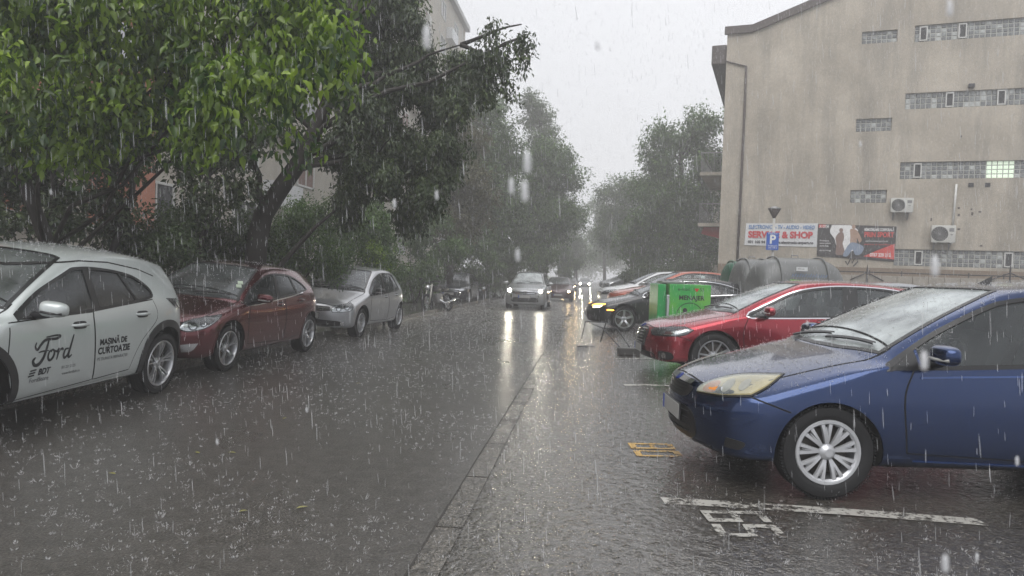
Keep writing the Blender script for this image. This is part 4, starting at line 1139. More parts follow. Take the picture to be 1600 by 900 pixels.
# ================================================================ the car shapes
# rows: (s at centre, sweep back at the side, z at centre, half width of the upper edge as a share, z of the upper edge)
def hatch(L, W, H, wb, fo, hood=1.0, zc=1.0, wr=.315, **kw):
    """a five-door hatchback laid out from its main measures"""
    k = H/1.49; sc = kw.pop('cowl', 1.12); hd = kw.pop('header', 2.02); nose_z = kw.pop('nosez', .70); cow = kw.pop('cowlz', 1.0)
    te = kw.pop('tailtop', L-.42); bz = kw.pop('beltz', (.93, .97, 1.03)); rw_ = kw.pop('railw', .66); hr = kw.pop('hdrail', .115); rr_ = kw.pop('rail', .05)
    P = dict(L=L, W=W, H=H, wb=wb, fo=fo, wr=wr, spokes='twin5', level=2)
    P['rows'] = [
        (.10, .30, nose_z, .86, nose_z-.05),
        (.26, .32, nose_z+.075, .86, nose_z+.03),
        (.55, .30, lerp(nose_z, cow, .52), .86, lerp(nose_z, cow, .42)),
        (.85, .22, lerp(nose_z, cow, .80), .86, lerp(nose_z, cow, .70)),
        (sc, .13, cow, .87, cow-.055),
        (lerp(sc, hd, .12), .14, lerp(cow, H-.07, .16), .865, cow-.005),
        (lerp(sc, hd, .5), .17, lerp(cow, H-.07, .58), .79, lerp(cow, H-hr, .50)),
        (hd, .20, H-.06, rw_+.04, H-hr),
        (hd+.16, .16, H-.03, rw_+.02, H-lerp(hr, rr_, .55)),
        (hd+.55, .06, H, rw_, H-rr_),
        (hd+1.1, 0, H-.005, rw_, H-rr_-.01),
        (te-.35, -.02, H-.06, rw_-.01, H-.115),
        (te, -.10, H-.105, rw_-.04, H-.17),
    ]
    P['belt'] = [(0, nose_z-.14), (.3, nose_z-.02), (fo, lerp(nose_z, cow, .62)), (sc+.25, bz[0]-.01), (sc+.5, bz[0]), (hd+.6, bz[1]), (L-.6, bz[2]), (L, bz[2]+.02)]
    P['nose'] = [(.20, .10), (.32, .02), (.5, 0), (nose_z-.1, .03), (nose_z-.03, .07), (nose_z+.05, .2)]
    P['tail'] = [(.2, L-.08), (.35, L-.02), (.6, L), (.85, L-.03), (.97, L-.10), (1.15, L-.20), (H-.13, te+.06), (H, te-.05)]
    P['creases'] = {'rows': [(0, 6, 10, .35), (4, 7, 10, .5), (7, 7, 10, .45), (12, 6, 10, .8)], 'cols': [(6, 3, 12, .35), (7, 6, 12, .35), (7, 0, 4, .55)]}
    P['apillar'] = 5; P['cpillar'] = 12
    P['clines'] = ((L-.62, bz[2]), (te-.20, H))
    P['wins'] = [(None, None, hd+.42, hd+.42, 0), (hd+.52, hd+.52, hd+1.30, hd+1.22, 0), (hd+1.38, hd+1.30, None, None, 1)]
    P['pillars'] = [(hd+.42, hd+.42, hd+.52, hd+.52), (hd+1.30, hd+1.22, hd+1.38, hd+1.30)]
    P['screen'] = [(sc+.05, 0, 1), (sc+.08, .35), (sc+.18, .70, 1), (hd+.10, .50, 1), (hd+.03, .25), (hd+.0, 0, 1)]
    P['rearwin'] = [(0, 1.0, 1), (.5, 1.02, 1), (.42, H-.17, 1), (0, H-.14, 1)]
    P['cabin'] = (sc+.12, L-.35)
    P['seat'] = hd+.20
    P['mirror'] = (sc+.48, bz[0]+.03)
    P['doors'] = [[(sc+.30, .34, 1), (sc+.27, .7), (sc+.34, bz[0]-.03, 1), (hd+.47, bz[1]-.015, 1), (hd+.49, .6), (hd+.44, .30, 1)],
                  [(hd+.48, .30, 1), (hd+.53, .6), (hd+.51, bz[1]-.015, 1), (hd+1.22, bz[2]-.03, 1), (hd+1.24, .80), (fo+wb-.40, .62), (fo+wb-.46, .34, 1)]]
    P['handles'] = [(hd+.33, bz[1]-.10), (hd+1.06, bz[2]-.115)]
    P['headlight'] = [(.42, .58), (.72, .55), (1.0, .63), (1.16, .74, 1), (.95, .75), (.60, .68)]
    P['bonnet'] = [(.13, 0), (.17, .45), (.36, .66), (.8, .70), (sc+.12, .735), (sc+.25, .72)]
    P['patches'] = []; P['bands'] = []
    P['plate'] = .42; P['wipers'] = [((sc+.10, .10), (sc+.20, .62)), ((sc+.09, -.50), (sc+.15, .10))]
    P.update(kw); return P
M['lens_hazy'] = simple('yellowed_lens', (.66, .60, .40), .25, .15, .6, bmp=.35, bscale=18, var=.3)
M['cover_hazy'] = glass('hazy_lamp_cover', (1, .97, .85), .25, .12, keep=.95)
M['lens_dark'] = simple('smoked_lamp', (.10, .10, .11), .15, .6, .6, bmp=.4, bscale=30, var=.6)
M['grille'] = simple('grille_black', (.015, .015, .016), .35, bmp=.6, bscale=70, var=.5)
M['blue_badge'] = simple('badge_blue', (.01, .03, .2), .2, coat=.5)
M['amber_lit'] = lamp_mat('amber_lamp_lit', (1, .42, .04), 5)
M['white_lit'] = lamp_mat('white_lamp_lit', (1, .93, .75), 170)
M['drl_lit'] = lamp_mat('running_lamp_lit', (1, .85, .5), 7)
M['warm_lit'] = lamp_mat('warm_lamp_lit', (1, .72, .38), 45)
M['wglass_blue'] = glass('sky_film_windscreen', (.6, .68, .66), .46, .12, beads=.15)  # thick pale film: rain water plus sky reflection put in as diffuse colour
M['door_ink'] = simple('door_lettering', (.015, .017, .02), .45)
M['door_ink_grey'] = simple('door_lettering_grey', (.05, .055, .065), .45)
M['blue_highlight'] = paint('blue_paint_highlight', (.02, .06, .2), .5, .1, .2, .02)  # lighter copy of the blue paint: highlight painted along crease and sill
M['roof_rail'] = simple('roof_rail', (.4, .41, .42), .3, .8)

def disc(cx, cy_, r, n=10): return [(cx+r*math.cos(2*math.pi*k/n), cy_+r*math.sin(2*math.pi*k/n)) for k in range(n)]
def slats(z0, z1, n, y0, y1, mt, w=.014, off=.012): return [('grille_bar', [(-lerp(y0, y1, i/(n-1)), lerp(z0, z1, i/(n-1))), (lerp(y0, y1, i/(n-1)), lerp(z0, z1, i/(n-1)))], w, mt, 'front', False, False, off, .01) for i in range(n)]

P_blue = hatch(4.30, 1.84, 1.505, 2.64, .865, wr=.318, paint=paint('blue_paint', (.008, .030, .108), .9, .12, .2, .015), header=2.06, cowl=1.08, cowlz=.965, nosez=.69, arch=.362, archz=-.015,
    level=3, spokes='cover', rim=.210, railinset=.07, wglass=M['wglass_blue'], lens=M['lens_hazy'], antenna=2.45, covermat=M['cover_hazy'], seat=2.35,
    dlo=[(1.235, .905, 1), (1.33, .955), (1.50, 1.055), (1.75, 1.20), (2.0, 1.305), (2.35, 1.375), (2.8, 1.395), (3.3, 1.36), (3.6, 1.26), (3.68, 1.08, 1), (3.0, .985), (2.2, .945), (1.8, .925)],
    wins=[(1.47, 1.47, 2.48, 2.48, 0), (2.58, 2.58, 3.25, 3.2, 0), (3.3, 3.25, None, None, 1)], pillars=[(1.1, 1.1, 1.45, 1.45), (2.48, 2.48, 2.58, 2.58), (3.25, 3.2, 3.3, 3.25)],
    headlight=[(.356, .617, 1), (.37, .662), (.48, .721), (.624, .763), (.908, .797, 1), (.878, .727), (.81, .665, 1), (.605, .636)],
    inlamp=[('turn_signal', [(.41, .637), (.44, .695), (.52, .705), (.52, .645)], M['lens_orange']), ('reflector', disc(.60, .695, .040), M['hubcap']), ('reflector', disc(.72, .715, .034), M['hubcap'])],
    patches=[('bumper_inlet', [(.66, .36, 1), (.80, .345), (.76, .29), (.64, .29, 1)], M['grille'], 'diag', True, .004), ('upper_grille', [(0, .645, 1), (.26, .645), (.32, .62), (.25, .56), (0, .55, 1)], M['grille'], 'front', 'sym', .004),
             ('lower_grille', [(0, .50, 1), (.34, .49), (.43, .40), (.36, .275), (0, .265, 1)], M['grille'], 'front', 'sym', .004),
             ('badge', disc(0, .662, .022, 12), M['blue_badge'], 'front', False, .030),
             ],
    bands=[('chrome_bar', [(-.29, .662), (.29, .662)], .028, M['chrome'], 'front', False, False, .022, .016), ('bumper_seam', [(.37, .655), (.475, .621), (.60, .579)], .010, M['gap'], 'side', False, True, .002, .004),
           ('front_lip', [(-.55, .235), (0, .215), (.55, .235)], .05, M['plastic'], 'front', False, False, .012, .014)]
           + slats(.585, .63, 3, .2, .24, M['gloss_black'], .012, .012) + slats(.31, .46, 4, .34, .36, M['plastic'], .012, .014)+[('door_crease', [(1.45, .84), (2.2, .87), (3.2, .93)], .012, M['blue_highlight'], 'side', False, True, .007, .006), ('sill_line', [(1.42, .285), (2.2, .27), (3.1, .285)], .010, M['blue_highlight'], 'side', False, True, .008, .006)],
    plate=.44)
P_red = hatch(4.87, 1.85, 1.48, 2.85, .95, wr=.335, paint=paint('red_paint', (.30, .008, .022), .8, .2, .22, .02), header=2.15, cowl=1.08, tailtop=4.2, cowlz=.95, nosez=.71, arch=.385, archz=0,
    level=3, spokes='split10', rim=.225, wglass=M['wglass_blue'], glass=glass('clear_side_glass', (.8, .86, .85), .05, keep=.85), chrome_dlo='full',
    dlo=[(1.42, .93, 1), (1.761, 1.09), (2.095, 1.245), (2.422, 1.325), (2.872, 1.365), (3.5, 1.345), (4.0, 1.25), (4.2, 1.13, 1), (3.6, 1.015), (2.75, .975), (2.0, .945)],
    wins=[(None, None, 2.77, 2.87, 0), (3.0, 3.07, 3.76, 3.72, 0), (3.82, 3.78, None, None, 1)], pillars=[(2.77, 2.87, 3.0, 3.07), (3.76, 3.72, 3.82, 3.78)], lens=M['lens_dark'],
    headlight=[(.40, .65, 1), (.47, .678), (.745, .715), (.94, .73), (1.075, .70, 1), (.985, .629), (.818, .603), (.457, .59, 1)],
    inlamp=[('reflector', disc(.57, .645, .028), M['chrome']), ('reflector', [(.80, .66), (.90, .69), (1.03, .70), (.95, .655), (.85, .63)], M['reflector']), ('light_bar', [(.46, .60, 1), (.82, .612), (.97, .64, 1), (.82, .625), (.46, .612, 1)], M['chrome'])],
    patches=[('upper_grille', [(0, .70, 1), (.26, .69), (.385, .62), (.33, .45), (.24, .40), (0, .395, 1)], M['grille'], 'front', 'sym', .004),
             ('lower_grille', [(0, .33, 1), (.5, .33), (.55, .27), (.5, .24), (0, .23, 1)], M['grille'], 'front', 'sym', .004),
             ('badge', disc(0, .69, .028, 12), M['blue_badge'], 'front', False, .016), ('fog_recess', [(.60, .36), (.82, .36), (.84, .27), (.62, .25)], M['grille'], 'diag', True, .004), ('fog_lamp', disc(.70, .31, .04), M['chrome'], 'diag', True, .012)],
    bands=slats(.44, .66, 6, .27, .34, M['chrome'], .016, .014)+[('bumper_seam', [(.43, .60), (.55, .57), (.66, .52)], .010, M['gap'], 'side', False, True, .002, .004)],
    plate=.36, mirror=(1.70, .965), seat=2.45)
P_black = hatch(4.65, 1.80, 1.42, 2.70, .92, wr=.325, paint=paint('black_paint', (.006, .006, .008)), header=2.15, tailtop=4.05, cowlz=.93, cowl=1.1, nosez=.69, spokes='star5', rim=.235,
    chrome_dlo='full', dlo=[(1.42, .925, 1), (1.745, 1.10), (2.1, 1.23), (2.546, 1.295), (3.2, 1.28), (3.684, 1.19), (4.05, 1.04, 1), (3.3, 1.0), (2.3, .95)],
    wins=[(None, None, 2.65, 2.70, 0), (2.75, 2.80, 3.45, 3.42, 0), (3.5, 3.47, None, None, 1)], pillars=[(2.65, 2.70, 2.75, 2.80), (3.45, 3.42, 3.5, 3.47)], lens=M['lens_dark'],
    headlight=[(.40, .66, 1), (.60, .69), (.834, .70), (.90, .665, 1), (.72, .60), (.45, .58, 1)],
    inlamp=[('turn_signal', [(.43, .655, 1), (.60, .68), (.86, .692, 1), (.86, .672, 1), (.6, .652), (.43, .63, 1)], M['amber_lit'], .028), ('light_bar', [(.50, .625, 1), (.66, .635), (.80, .655, 1), (.74, .615), (.5, .59, 1)], M['drl_lit'], .028)],
    patches=[('upper_grille', [(0, .66, 1), (.45, .66), (.48, .55), (0, .53, 1)], M['grille'], 'front', 'sym', .004), ('lower_grille', [(0, .42, 1), (.5, .40), (.62, .30), (.5, .24), (0, .24, 1)], M['grille'], 'front', 'sym', .004),
             ('side_marker', [(.47, .545), (.50, .572), (.64, .56), (.62, .54)], M['amber_lit'], 'side', True, .008)],
    bands=[('chrome_bar', [(-.42, .645), (.42, .645)], .03, M['chrome'], 'front', False, False, .014, .012)], plate=.42)
P_puma = hatch(4.25, 1.81, 1.54, 2.59, .84, wr=.338, paint=paint('pale_paint', (.52, .56, .555), .25), hdrail=.18, rail=.085, cowlz=1.02, beltz=(.96, 1.0, 1.08), level=3, spokes='twin5', rim=.245, cladding=True, zb=.235,
    dlo=[(1.30, .975, 1), (1.417, 1.045), (1.56, 1.15), (1.762, 1.255), (1.962, 1.315), (2.26, 1.345), (2.45, 1.345), (2.75, 1.32), (3.0, 1.27), (3.15, 1.19), (3.20, 1.12), (3.13, 1.085), (2.778, 1.045), (2.4, 1.01), (2.0, .985), (1.6, .975)],
    wins=[(1.40, 1.40, 2.25, 2.30, 0), (2.33, 2.38, 2.96, 2.72, 1), (2.99, 2.75, None, None, 1)], pillars=[(1.2, 1.2, 1.40, 1.40), (2.25, 2.30, 2.33, 2.38), (2.96, 2.72, 2.99, 2.75)],
    doors=[[(1.27, .30, 1), (1.18, .60), (1.20, .93, 1), (2.22, .965, 1), (2.21, .85), (2.25, .335, 1)], [(2.27, .335, 1), (2.23, .85), (2.24, .97, 1), (3.18, 1.05, 1), (3.22, .86), (2.98, .66), (2.86, .50), (2.80, .36, 1)]],
    handles=[(2.02, .865), (2.965, .915)], handle_mat=None, lens=M['lens_dark'], mirror=(1.52, 1.0), seat=2.35,
    patches=[('tail_light', [(3.44, 1.06, 1), (3.66, 1.05, 1), (3.80, .93, 1), (3.62, .955)], M['lens_dark'], 'side', True, .008), ('lamp_tip', [(3.62, 1.03), (3.70, 1.03), (3.76, .95), (3.66, .965)], M['reflector'], 'side', True, .014),
             ('upper_grille', [(0, .70, 1), (.36, .70), (.45, .60), (.36, .48), (0, .46, 1)], M['grille'], 'front', 'sym', .004), ('lower_grille', [(0, .40, 1), (.5, .40), (.5, .28), (0, .28, 1)], M['grille'], 'front', 'sym', .004)],
    bands=[('sill_trim', [(1.22, .262), (2.0, .262), (2.88, .275)], .05, M['roof_rail'], 'side', False, True, .010, .012), ('roof_seam', [(1.65, 1.325), (1.95, 1.39), (2.3, 1.425), (2.7, 1.42), (3.15, 1.36), (3.4, 1.29)], .012, M['gap'], 'side', False, True, .0015, .003)], repeater=M['plastic'])
P_puma['handle_mat'] = P_puma['paint']
P_maroon = hatch(4.30, 1.78, 1.47, 2.65, .88, wr=.318, paint=paint('maroon_paint', (.11, .009, .014), .8, .2, .22, .015), hdrail=.15, rail=.07, level=3, spokes='y5', rim=.228, cowlz=.95, cowl=1.06, chrome_dlo='belt',
    dlo=[(1.25, .915, 1), (1.54, 1.05), (1.90, 1.19), (2.245, 1.28), (2.6, 1.305), (3.0, 1.28), (3.30, 1.18), (3.42, 1.09, 1), (2.83, 1.015), (2.2, .96), (1.7, .925)],
    wins=[(1.42, 1.42, 2.29, 2.49, 0), (2.37, 2.57, 3.0, 2.95, 1), (3.05, 3.0, None, None, 1)], pillars=[(1.2, 1.2, 1.42, 1.42), (2.29, 2.49, 2.37, 2.57), (3.0, 2.95, 3.05, 3.0)],
    headlight=[(.50, .60, 1), (.54, .655), (.60, .688), (.754, .727), (1.077, .776, 1), (.946, .692), (.822, .628), (.734, .60), (.60, .575)],
    inlamp=[('reflector', disc(.66, .64, .038), M['chrome']), ('lamp_bezel', disc(.66, .64, .055), M['lens_dark'], .007), ('reflector', disc(.79, .68, .034), M['chrome']), ('lamp_bezel', disc(.79, .68, .048), M['lens_dark'], .007)],
    patches=[('upper_grille', [(0, .62, 1), (.35, .60), (.42, .54), (0, .51, 1)], M['grille'], 'front', 'sym', .004), ('lower_grille', [(0, .43, 1), (.42, .44), (.47, .30), (0, .27, 1)], M['grille'], 'front', 'sym', .004),
             ('fog_lamp', [(.53, .40, 1), (.74, .425, 1), (.67, .325), (.55, .30, 1)], M['reflector'], 'diag', True, .006),
             ('windscreen_sticker', [(1.47, .56, 1), (1.53, .52, 1), (1.57, .58, 1), (1.51, .62, 1)], M['white_paper'], 'top', False, .008), ('windscreen_sticker', [(1.56, .53, 1), (1.62, .49, 1), (1.66, .55, 1), (1.60, .59, 1)], M['white_paper'], 'top', False, .008)],
    bands=[('bumper_seam', [(.55, .62), (.56, .55), (.53, .45)], .010, M['gap'], 'side', False, True, .002, .004)], mirror=(1.52, .95))
P_golf = hatch(4.20, 1.79, 1.48, 2.58, .88, wr=.315, paint=paint('silver_paint', (.40, .41, .43), .6), hdrail=.13, spokes='split10', rim=.205, cowlz=.95, cowl=1.05, beltz=(.92, .95, .99),
    dlo=[(1.30, .905, 1), (1.602, 1.07), (1.95, 1.235), (2.43, 1.345), (3.0, 1.355), (3.27, 1.33, 1), (3.38, 1.02, 1), (2.8, .965), (2.2, .93)],
    wins=[(1.42, 1.42, 2.28, 2.5, 0), (2.36, 2.58, 3.02, 3.0, 0), (3.08, 3.06, None, None, 1)], pillars=[(1.25, 1.25, 1.42, 1.42), (2.28, 2.5, 2.36, 2.58), (3.02, 3.0, 3.08, 3.06)],
    headlight=[(.41, .60, 1), (.503, .662), (.72, .71), (.874, .741, 1), (.897, .693), (.83, .60), (.62, .55), (.44, .54, 1)], lens=M['reflector'],
    inlamp=[('lamp_bezel', disc(.56, .61, .055), M['lens_dark'], .007), ('reflector', disc(.56, .61, .035), M['chrome']), ('lamp_bezel', disc(.73, .65, .06), M['lens_dark'], .007), ('reflector', disc(.73, .65, .038), M['chrome'])],
    patches=[('upper_grille', [(0, .645, 1), (.40, .645), (.44, .60), (.42, .555), (0, .535, 1)], M['grille'], 'front', 'sym', .004), ('lower_grille', [(0, .37, 1), (.60, .36), (.68, .32), (.60, .26), (0, .24, 1)], M['grille'], 'front', 'sym', .004), ('fog_lamp', disc(.66, .31, .04), M['chrome'], 'diag', True, .012)],
    bands=slats(.57, .61, 2, .38, .40, M['chrome'], .006, .010), mirror=(1.52, .95), mirror_mat=M['plastic'], plate=.45)
def suv_front(z=.83, lit=None):
    return dict(patches=[('upper_grille', [(0, z-.02, 1), (.40, z-.02), (.50, z-.10), (.42, z-.17), (0, z-.18, 1)], M['grille'], 'front', 'sym', .004), ('lower_grille', [(0, .52, 1), (.46, .52), (.56, .34), (0, .33, 1)], M['grille'], 'front', 'sym', .004),
        ('chrome_wing', [(.50, z-.16, 1), (.60, z-.22), (.52, .42, 1), (.48, .43, 1), (.54, z-.24)], M['chrome'], 'front', True, .012), ('skid_plate', [(0, .31, 1), (.5, .31), (.42, .255), (0, .25, 1)], M['roof_rail'], 'front', 'sym', .012)],
        bands=[('chrome_bar', [(-.5, z-.055), (.5, z-.055)], .03, M['chrome'], 'front', False, False, .014, .012), ('chrome_bar', [(-.44, z-.13), (.44, z-.13)], .022, M['chrome'], 'front', False, False, .014, .012)],
        hkind='front', headlight=[(.50, z-.12, 1), (.52, z-.03), (.74, z+.015), (.80, z-.02), (.74, z-.10)], lenscover=False)
P_suv = hatch(4.65, 1.80, 1.66, 2.67, .95, wr=.35, paint=paint('grey_paint', (.34, .35, .36), .6), cowlz=1.08, cowl=1.1, nosez=.87, beltz=(1.04, 1.08, 1.14), rail=.10, hdrail=.17, spokes='star5', rim=.23, plate=.56, wglass=M['wglass_blue'],
    inlamp=[('lamp_projector', disc(.66, .80, .06), M['white_lit'], .02)], **suv_front())
P_dark = hatch(4.50, 1.80, 1.52, 2.65, .92, wr=.34, paint=paint('slate_paint', (.035, .038, .05), .5), cowlz=1.0, cowl=1.1, nosez=.80, spokes='star5', rim=.23, plate=.50, **suv_front(.76))
P_behind = hatch(4.40, 1.78, 1.46, 2.62, .9, wr=.315, paint=paint('plum_paint', (.07, .03, .035), .4), far=True, spokes='star5', hkind='front', headlight=[(.46, .58), (.48, .64), (.68, .67), (.70, .60)], lenscover=False,
    inlamp=[('lamp_projector', disc(.62, .62, .05), M['warm_lit'], .02)], plate=.42)
P_orange = hatch(4.40, 1.82, 1.62, 2.65, .88, wr=.35, nosez=.86, beltz=(1.05, 1.09, 1.15), paint=paint('orange_paint', (.33, .055, .018), .3), header=2.1, cowlz=1.09, spokes='split10', rim=.23, hdrail=.13)
P_white = hatch(4.35, 1.80, 1.60, 2.62, .88, wr=.34, nosez=.88, cowlz=1.10, beltz=(1.05, 1.09, 1.14), paint=paint('white_paint', (.55, .56, .57), .1), spokes='twin5', lens=M['lens_dark'],
    patches=[('upper_grille', [(0, .80, 1), (.40, .80), (.46, .66), (0, .62, 1)], M['grille'], 'front', 'sym', .004), ('lower_grille', [(0, .50, 1), (.5, .48), (.5, .33), (0, .32, 1)], M['grille'], 'front', 'sym', .004)], headlight=[(.42, .74), (.72, .72), (1.0, .80), (1.12, .88, 1), (.9, .88), (.60, .83)])
def far_car(col, L=4.3, H=1.48, W=1.78, **kw):
    return hatch(L, W, H, 2.6, .88, wr=.315, paint=paint('far_paint', col, .3), far=True, spokes='star5', lenscover=False, **kw)

def car_at(P, label, name, group, **kw):
    c = make_car(P, name); tag(c, label, kw.pop('cat', 'car'), group)
    if 'pix' in kw: place_car(c, P, *kw['pix'])
    else:
        x, y, deg = kw['pos']; c.location = (x, y, zg(x, y)); c.rotation_euler = (0, 0, R(deg))
    return c
GL, GR = 'cars parked along the hedge', 'cars parked in the marked bays'
c_blue = car_at(P_blue, 'dark blue hatchback with yellowed headlights and silver wheel covers, nearest car in the bays', 'parked_car', GR, pix=((1292, 782), None, 180))
c_red = car_at(P_red, 'bright red car with chrome window frames parked beyond the blue hatchback', 'parked_car', GR, pix=((1115, 594), None, 180))
c_black = car_at(P_black, 'black sedan with its amber hazard lamps lit, partly behind the green bin', 'parked_car', GR, pix=((975, 518), None, 180))
c_puma = car_at(P_puma, 'pale grey-green crossover with black advertising lettering on its doors', 'parked_car', GL, pix=((-60, 705), (240, 617), None, 5))
c_maroon = car_at(P_maroon, 'wet maroon hatchback with two stickers on its windscreen', 'parked_car', GL, pix=((355, 580), (480, 549), None, 4))
c_golf = car_at(P_golf, 'silver hatchback parked by the hedge in front of the maroon car', 'parked_car', GL, pix=((563, 527), (622, 514), None, 4))
c_suv = car_at(P_suv, 'silver grey off-roader driving towards us with bright white headlights', 'moving_car', 'cars driving up the street', pix=((853, 484), None, -97))
for s in (1, -1):
    b = MB(); xx = P_suv['fo']+P_suv['wb']/2; b.tube([(xx-2.3, s*.60, 1.545), (xx-2.5, s*.60, 1.60), (xx-3.9, s*.585, 1.60), (xx-4.1, s*.58, 1.545)], .018, 6); b.build('roof_rail', M['roof_rail'], c_suv, True)
car_at(P_dark, 'dark slate car with chrome grille bars parked behind the motorcycle', 'parked_car', GL, pos=(-2.75, 35.2, -96))
car_at(P_behind, 'plum coloured car following the silver off-roader with one warm headlight showing', 'moving_car', 'cars driving up the street', pos=(2.9, 43, -96))
car_at(P_orange, 'orange red car parked between the black sedan and the white hatchback', 'parked_car', GR, pix=((997, 502), None, 180))
car_at(P_white, 'white hatchback farthest out in the row behind the orange car', 'parked_car', GR, pix=((974, 491), None, 180))
far_list = [(far_car((.02, .022, .03)), -2.2, 41.5, -96, 'dark car parked straight behind the slate car by the hedge', GL),
            (far_car((.10, .11, .12), H=1.55), 9.3, 56, 185, 'grey car parked in the haze beyond the white hatchback', GR),
            (far_car((.03, .035, .04)), 9.8, 62, 183, 'dark car standing in the haze beyond the grey parked car', GR),
            (far_car((.30, .31, .33)), 9.9, 17.6, 0, 'silver grey car with only its roof showing over the red and blue cars', GR),
            (far_car((.02, .03, .05)), 15.2, 18.2, 0, 'dark blue car at the wall fence, roof hidden behind the blue hatchback', GR),
            (far_car((.15, .15, .16)), 1.2, 58, -96, 'pale grey car parked far down the hedge side of the street', GL)]
for P, x, y, a, lb, g in far_list: car_at(P, lb, 'parked_car', g, pos=(x, y, a))
for (x, y, lb, mt) in ((6.1, 75, 'distant car with warm low headlights in the rain haze', 'warm_lit'), (10.1, 98, 'farthest car on the street, a pair of pale headlights in the haze', 'white_lit')):
    P = far_car((.08, .08, .09)); P['hkind'] = 'front'; P['headlight'] = [(.46, .58), (.48, .66), (.70, .68), (.72, .58)]; P['inlamp'] = [('lamp_projector', disc(.6, .62, .085), M[mt], .02)]
    car_at(P, lb, 'moving_car', 'cars driving up the street', pos=(x, y, -96))
# ================================================================ street furniture, containers, motorcycle
M['bin_green'] = None
m, nt, b, o_ = new_mat('bin_green_print'); g = noise(nt, 1.1, 3)
nt.links.new(ramp(nt, g.outputs[0], [(.35, (.045, .36, .08)), (.65, (.22, .50, .055))]), b.inputs['Base Color']); b.inputs['Roughness'].default_value = .3; M['bin_green'] = m
M['container_grey'] = simple('container_grey', (.12, .125, .125), .38, var=.18, scale=3, bmp=.25, bscale=40); M['container_green'] = simple('container_green', (.012, .085, .045), .4, var=.2); M['label_lime'] = simple('label_lime', (.16, .42, .03), .45, var=.2)
# green household waste bin
p = atg(1062, 530); by = 15.2; bx0, bx1 = atY(1023, 450, by).x, atY(1102, 450, by).x; bz = atY(1062, 444, by).z; xs_ = atY(1039, 450, by).x; gz = zg(bx0, by)
bn = empty('waste_bin', ((bx0+bx1)/2, by, gz)); tag(bn, 'bright green steel waste bin lettered MENAJER behind the red car', 'bin')
ox = -(bx0+bx1)/2; hb = bz-gz
b = MB(); b.box((xs_/2+bx1/2+ox, 0, hb/2), (bx1-xs_, .9, hb), 0, .01); bb = b.build('body', M['bin_green'], bn)
b = MB(); b.box((bx0/2+xs_/2+ox-.02, .12, hb/2), (xs_-bx0-.05, .9, hb-.02), 0, .01); b.build('side_cabinet', simple('cabinet_green', (.03, .33, .09), .35), bn)
b = MB(); b.box((xs_+ox-.015, -.2, hb/2-.1), (.07, .5, hb-.25), 0, .02); b.tube([(xs_+ox-.03, -.47, .25), (xs_+ox-.03, -.47, hb-.3)], .025, 8); b.build('door_post', M['alloy'], bn)
b = MB(); b.tube([(.0, -.1, hb+.02), (.05, -.1, hb+.09), (.35, -.1, hb+.09), (.4, -.1, hb+.02)], .02, 6); b.box((-.2, 0, hb+.03), (.5, .5, .06), 0, .02); b.build('lid', M['grey_metal'], bn)
def flat_text(parent, txt, x, z, y, size, mat, **kw):
    v, f = text_mesh(txt, size, **kw); return mesh_obj('lettering', [(x+q[0], y, z+q[1]) for q in v], f, mat, parent)
bk = M['ink_black']; yb = -.454
flat_text(bb, 'MENAJER', xs_+ox+.20, hb-.32, yb, .095, bk, bold=.004)
flat_text(bb, 'e-mail', xs_+ox+.17, hb-.13, yb, .075, bk); flat_text(bb, 'I', xs_+ox+.50, hb-.13, yb, .075, bk); flat_text(bb, 'S3', xs_+ox+.63, hb-.13, yb, .075, bk)
hp = [(0, -.045), (.04, .0), (.042, .022), (.022, .036), (0, .02), (-.022, .036), (-.042, .022), (-.04, 0)]
mesh_obj('heart', [(xs_+ox+.57+a, yb, hb-.105+c) for a, c in hp], [tuple(range(8))], M['ban_red'], bb)
b = MB(); cx_, cz_ = xs_+ox+.44, hb-.66
b.lathe([(.27, yb-.001), (.285, yb-.001)], (cx_, 0, cz_), 'Y', 40)
b.lathe([(0, yb-.001), (.05, yb-.001)], (cx_-.10, 0, cz_+.12), 'Y', 14); b.box((cx_-.10, yb, cz_+.02), (.05, .004, .16)); b.box((cx_-.10, yb, cz_+.06), (.16, .004, .03)); b.box((cx_+.11, yb, cz_+.07), (.17, .004, .035), 0, 0, Matrix.Rotation(R(35), 3, 'Y')); b.box((cx_+.09, yb, cz_-.03), (.12, .004, .12))
b.build('pictogram', bk, bb)

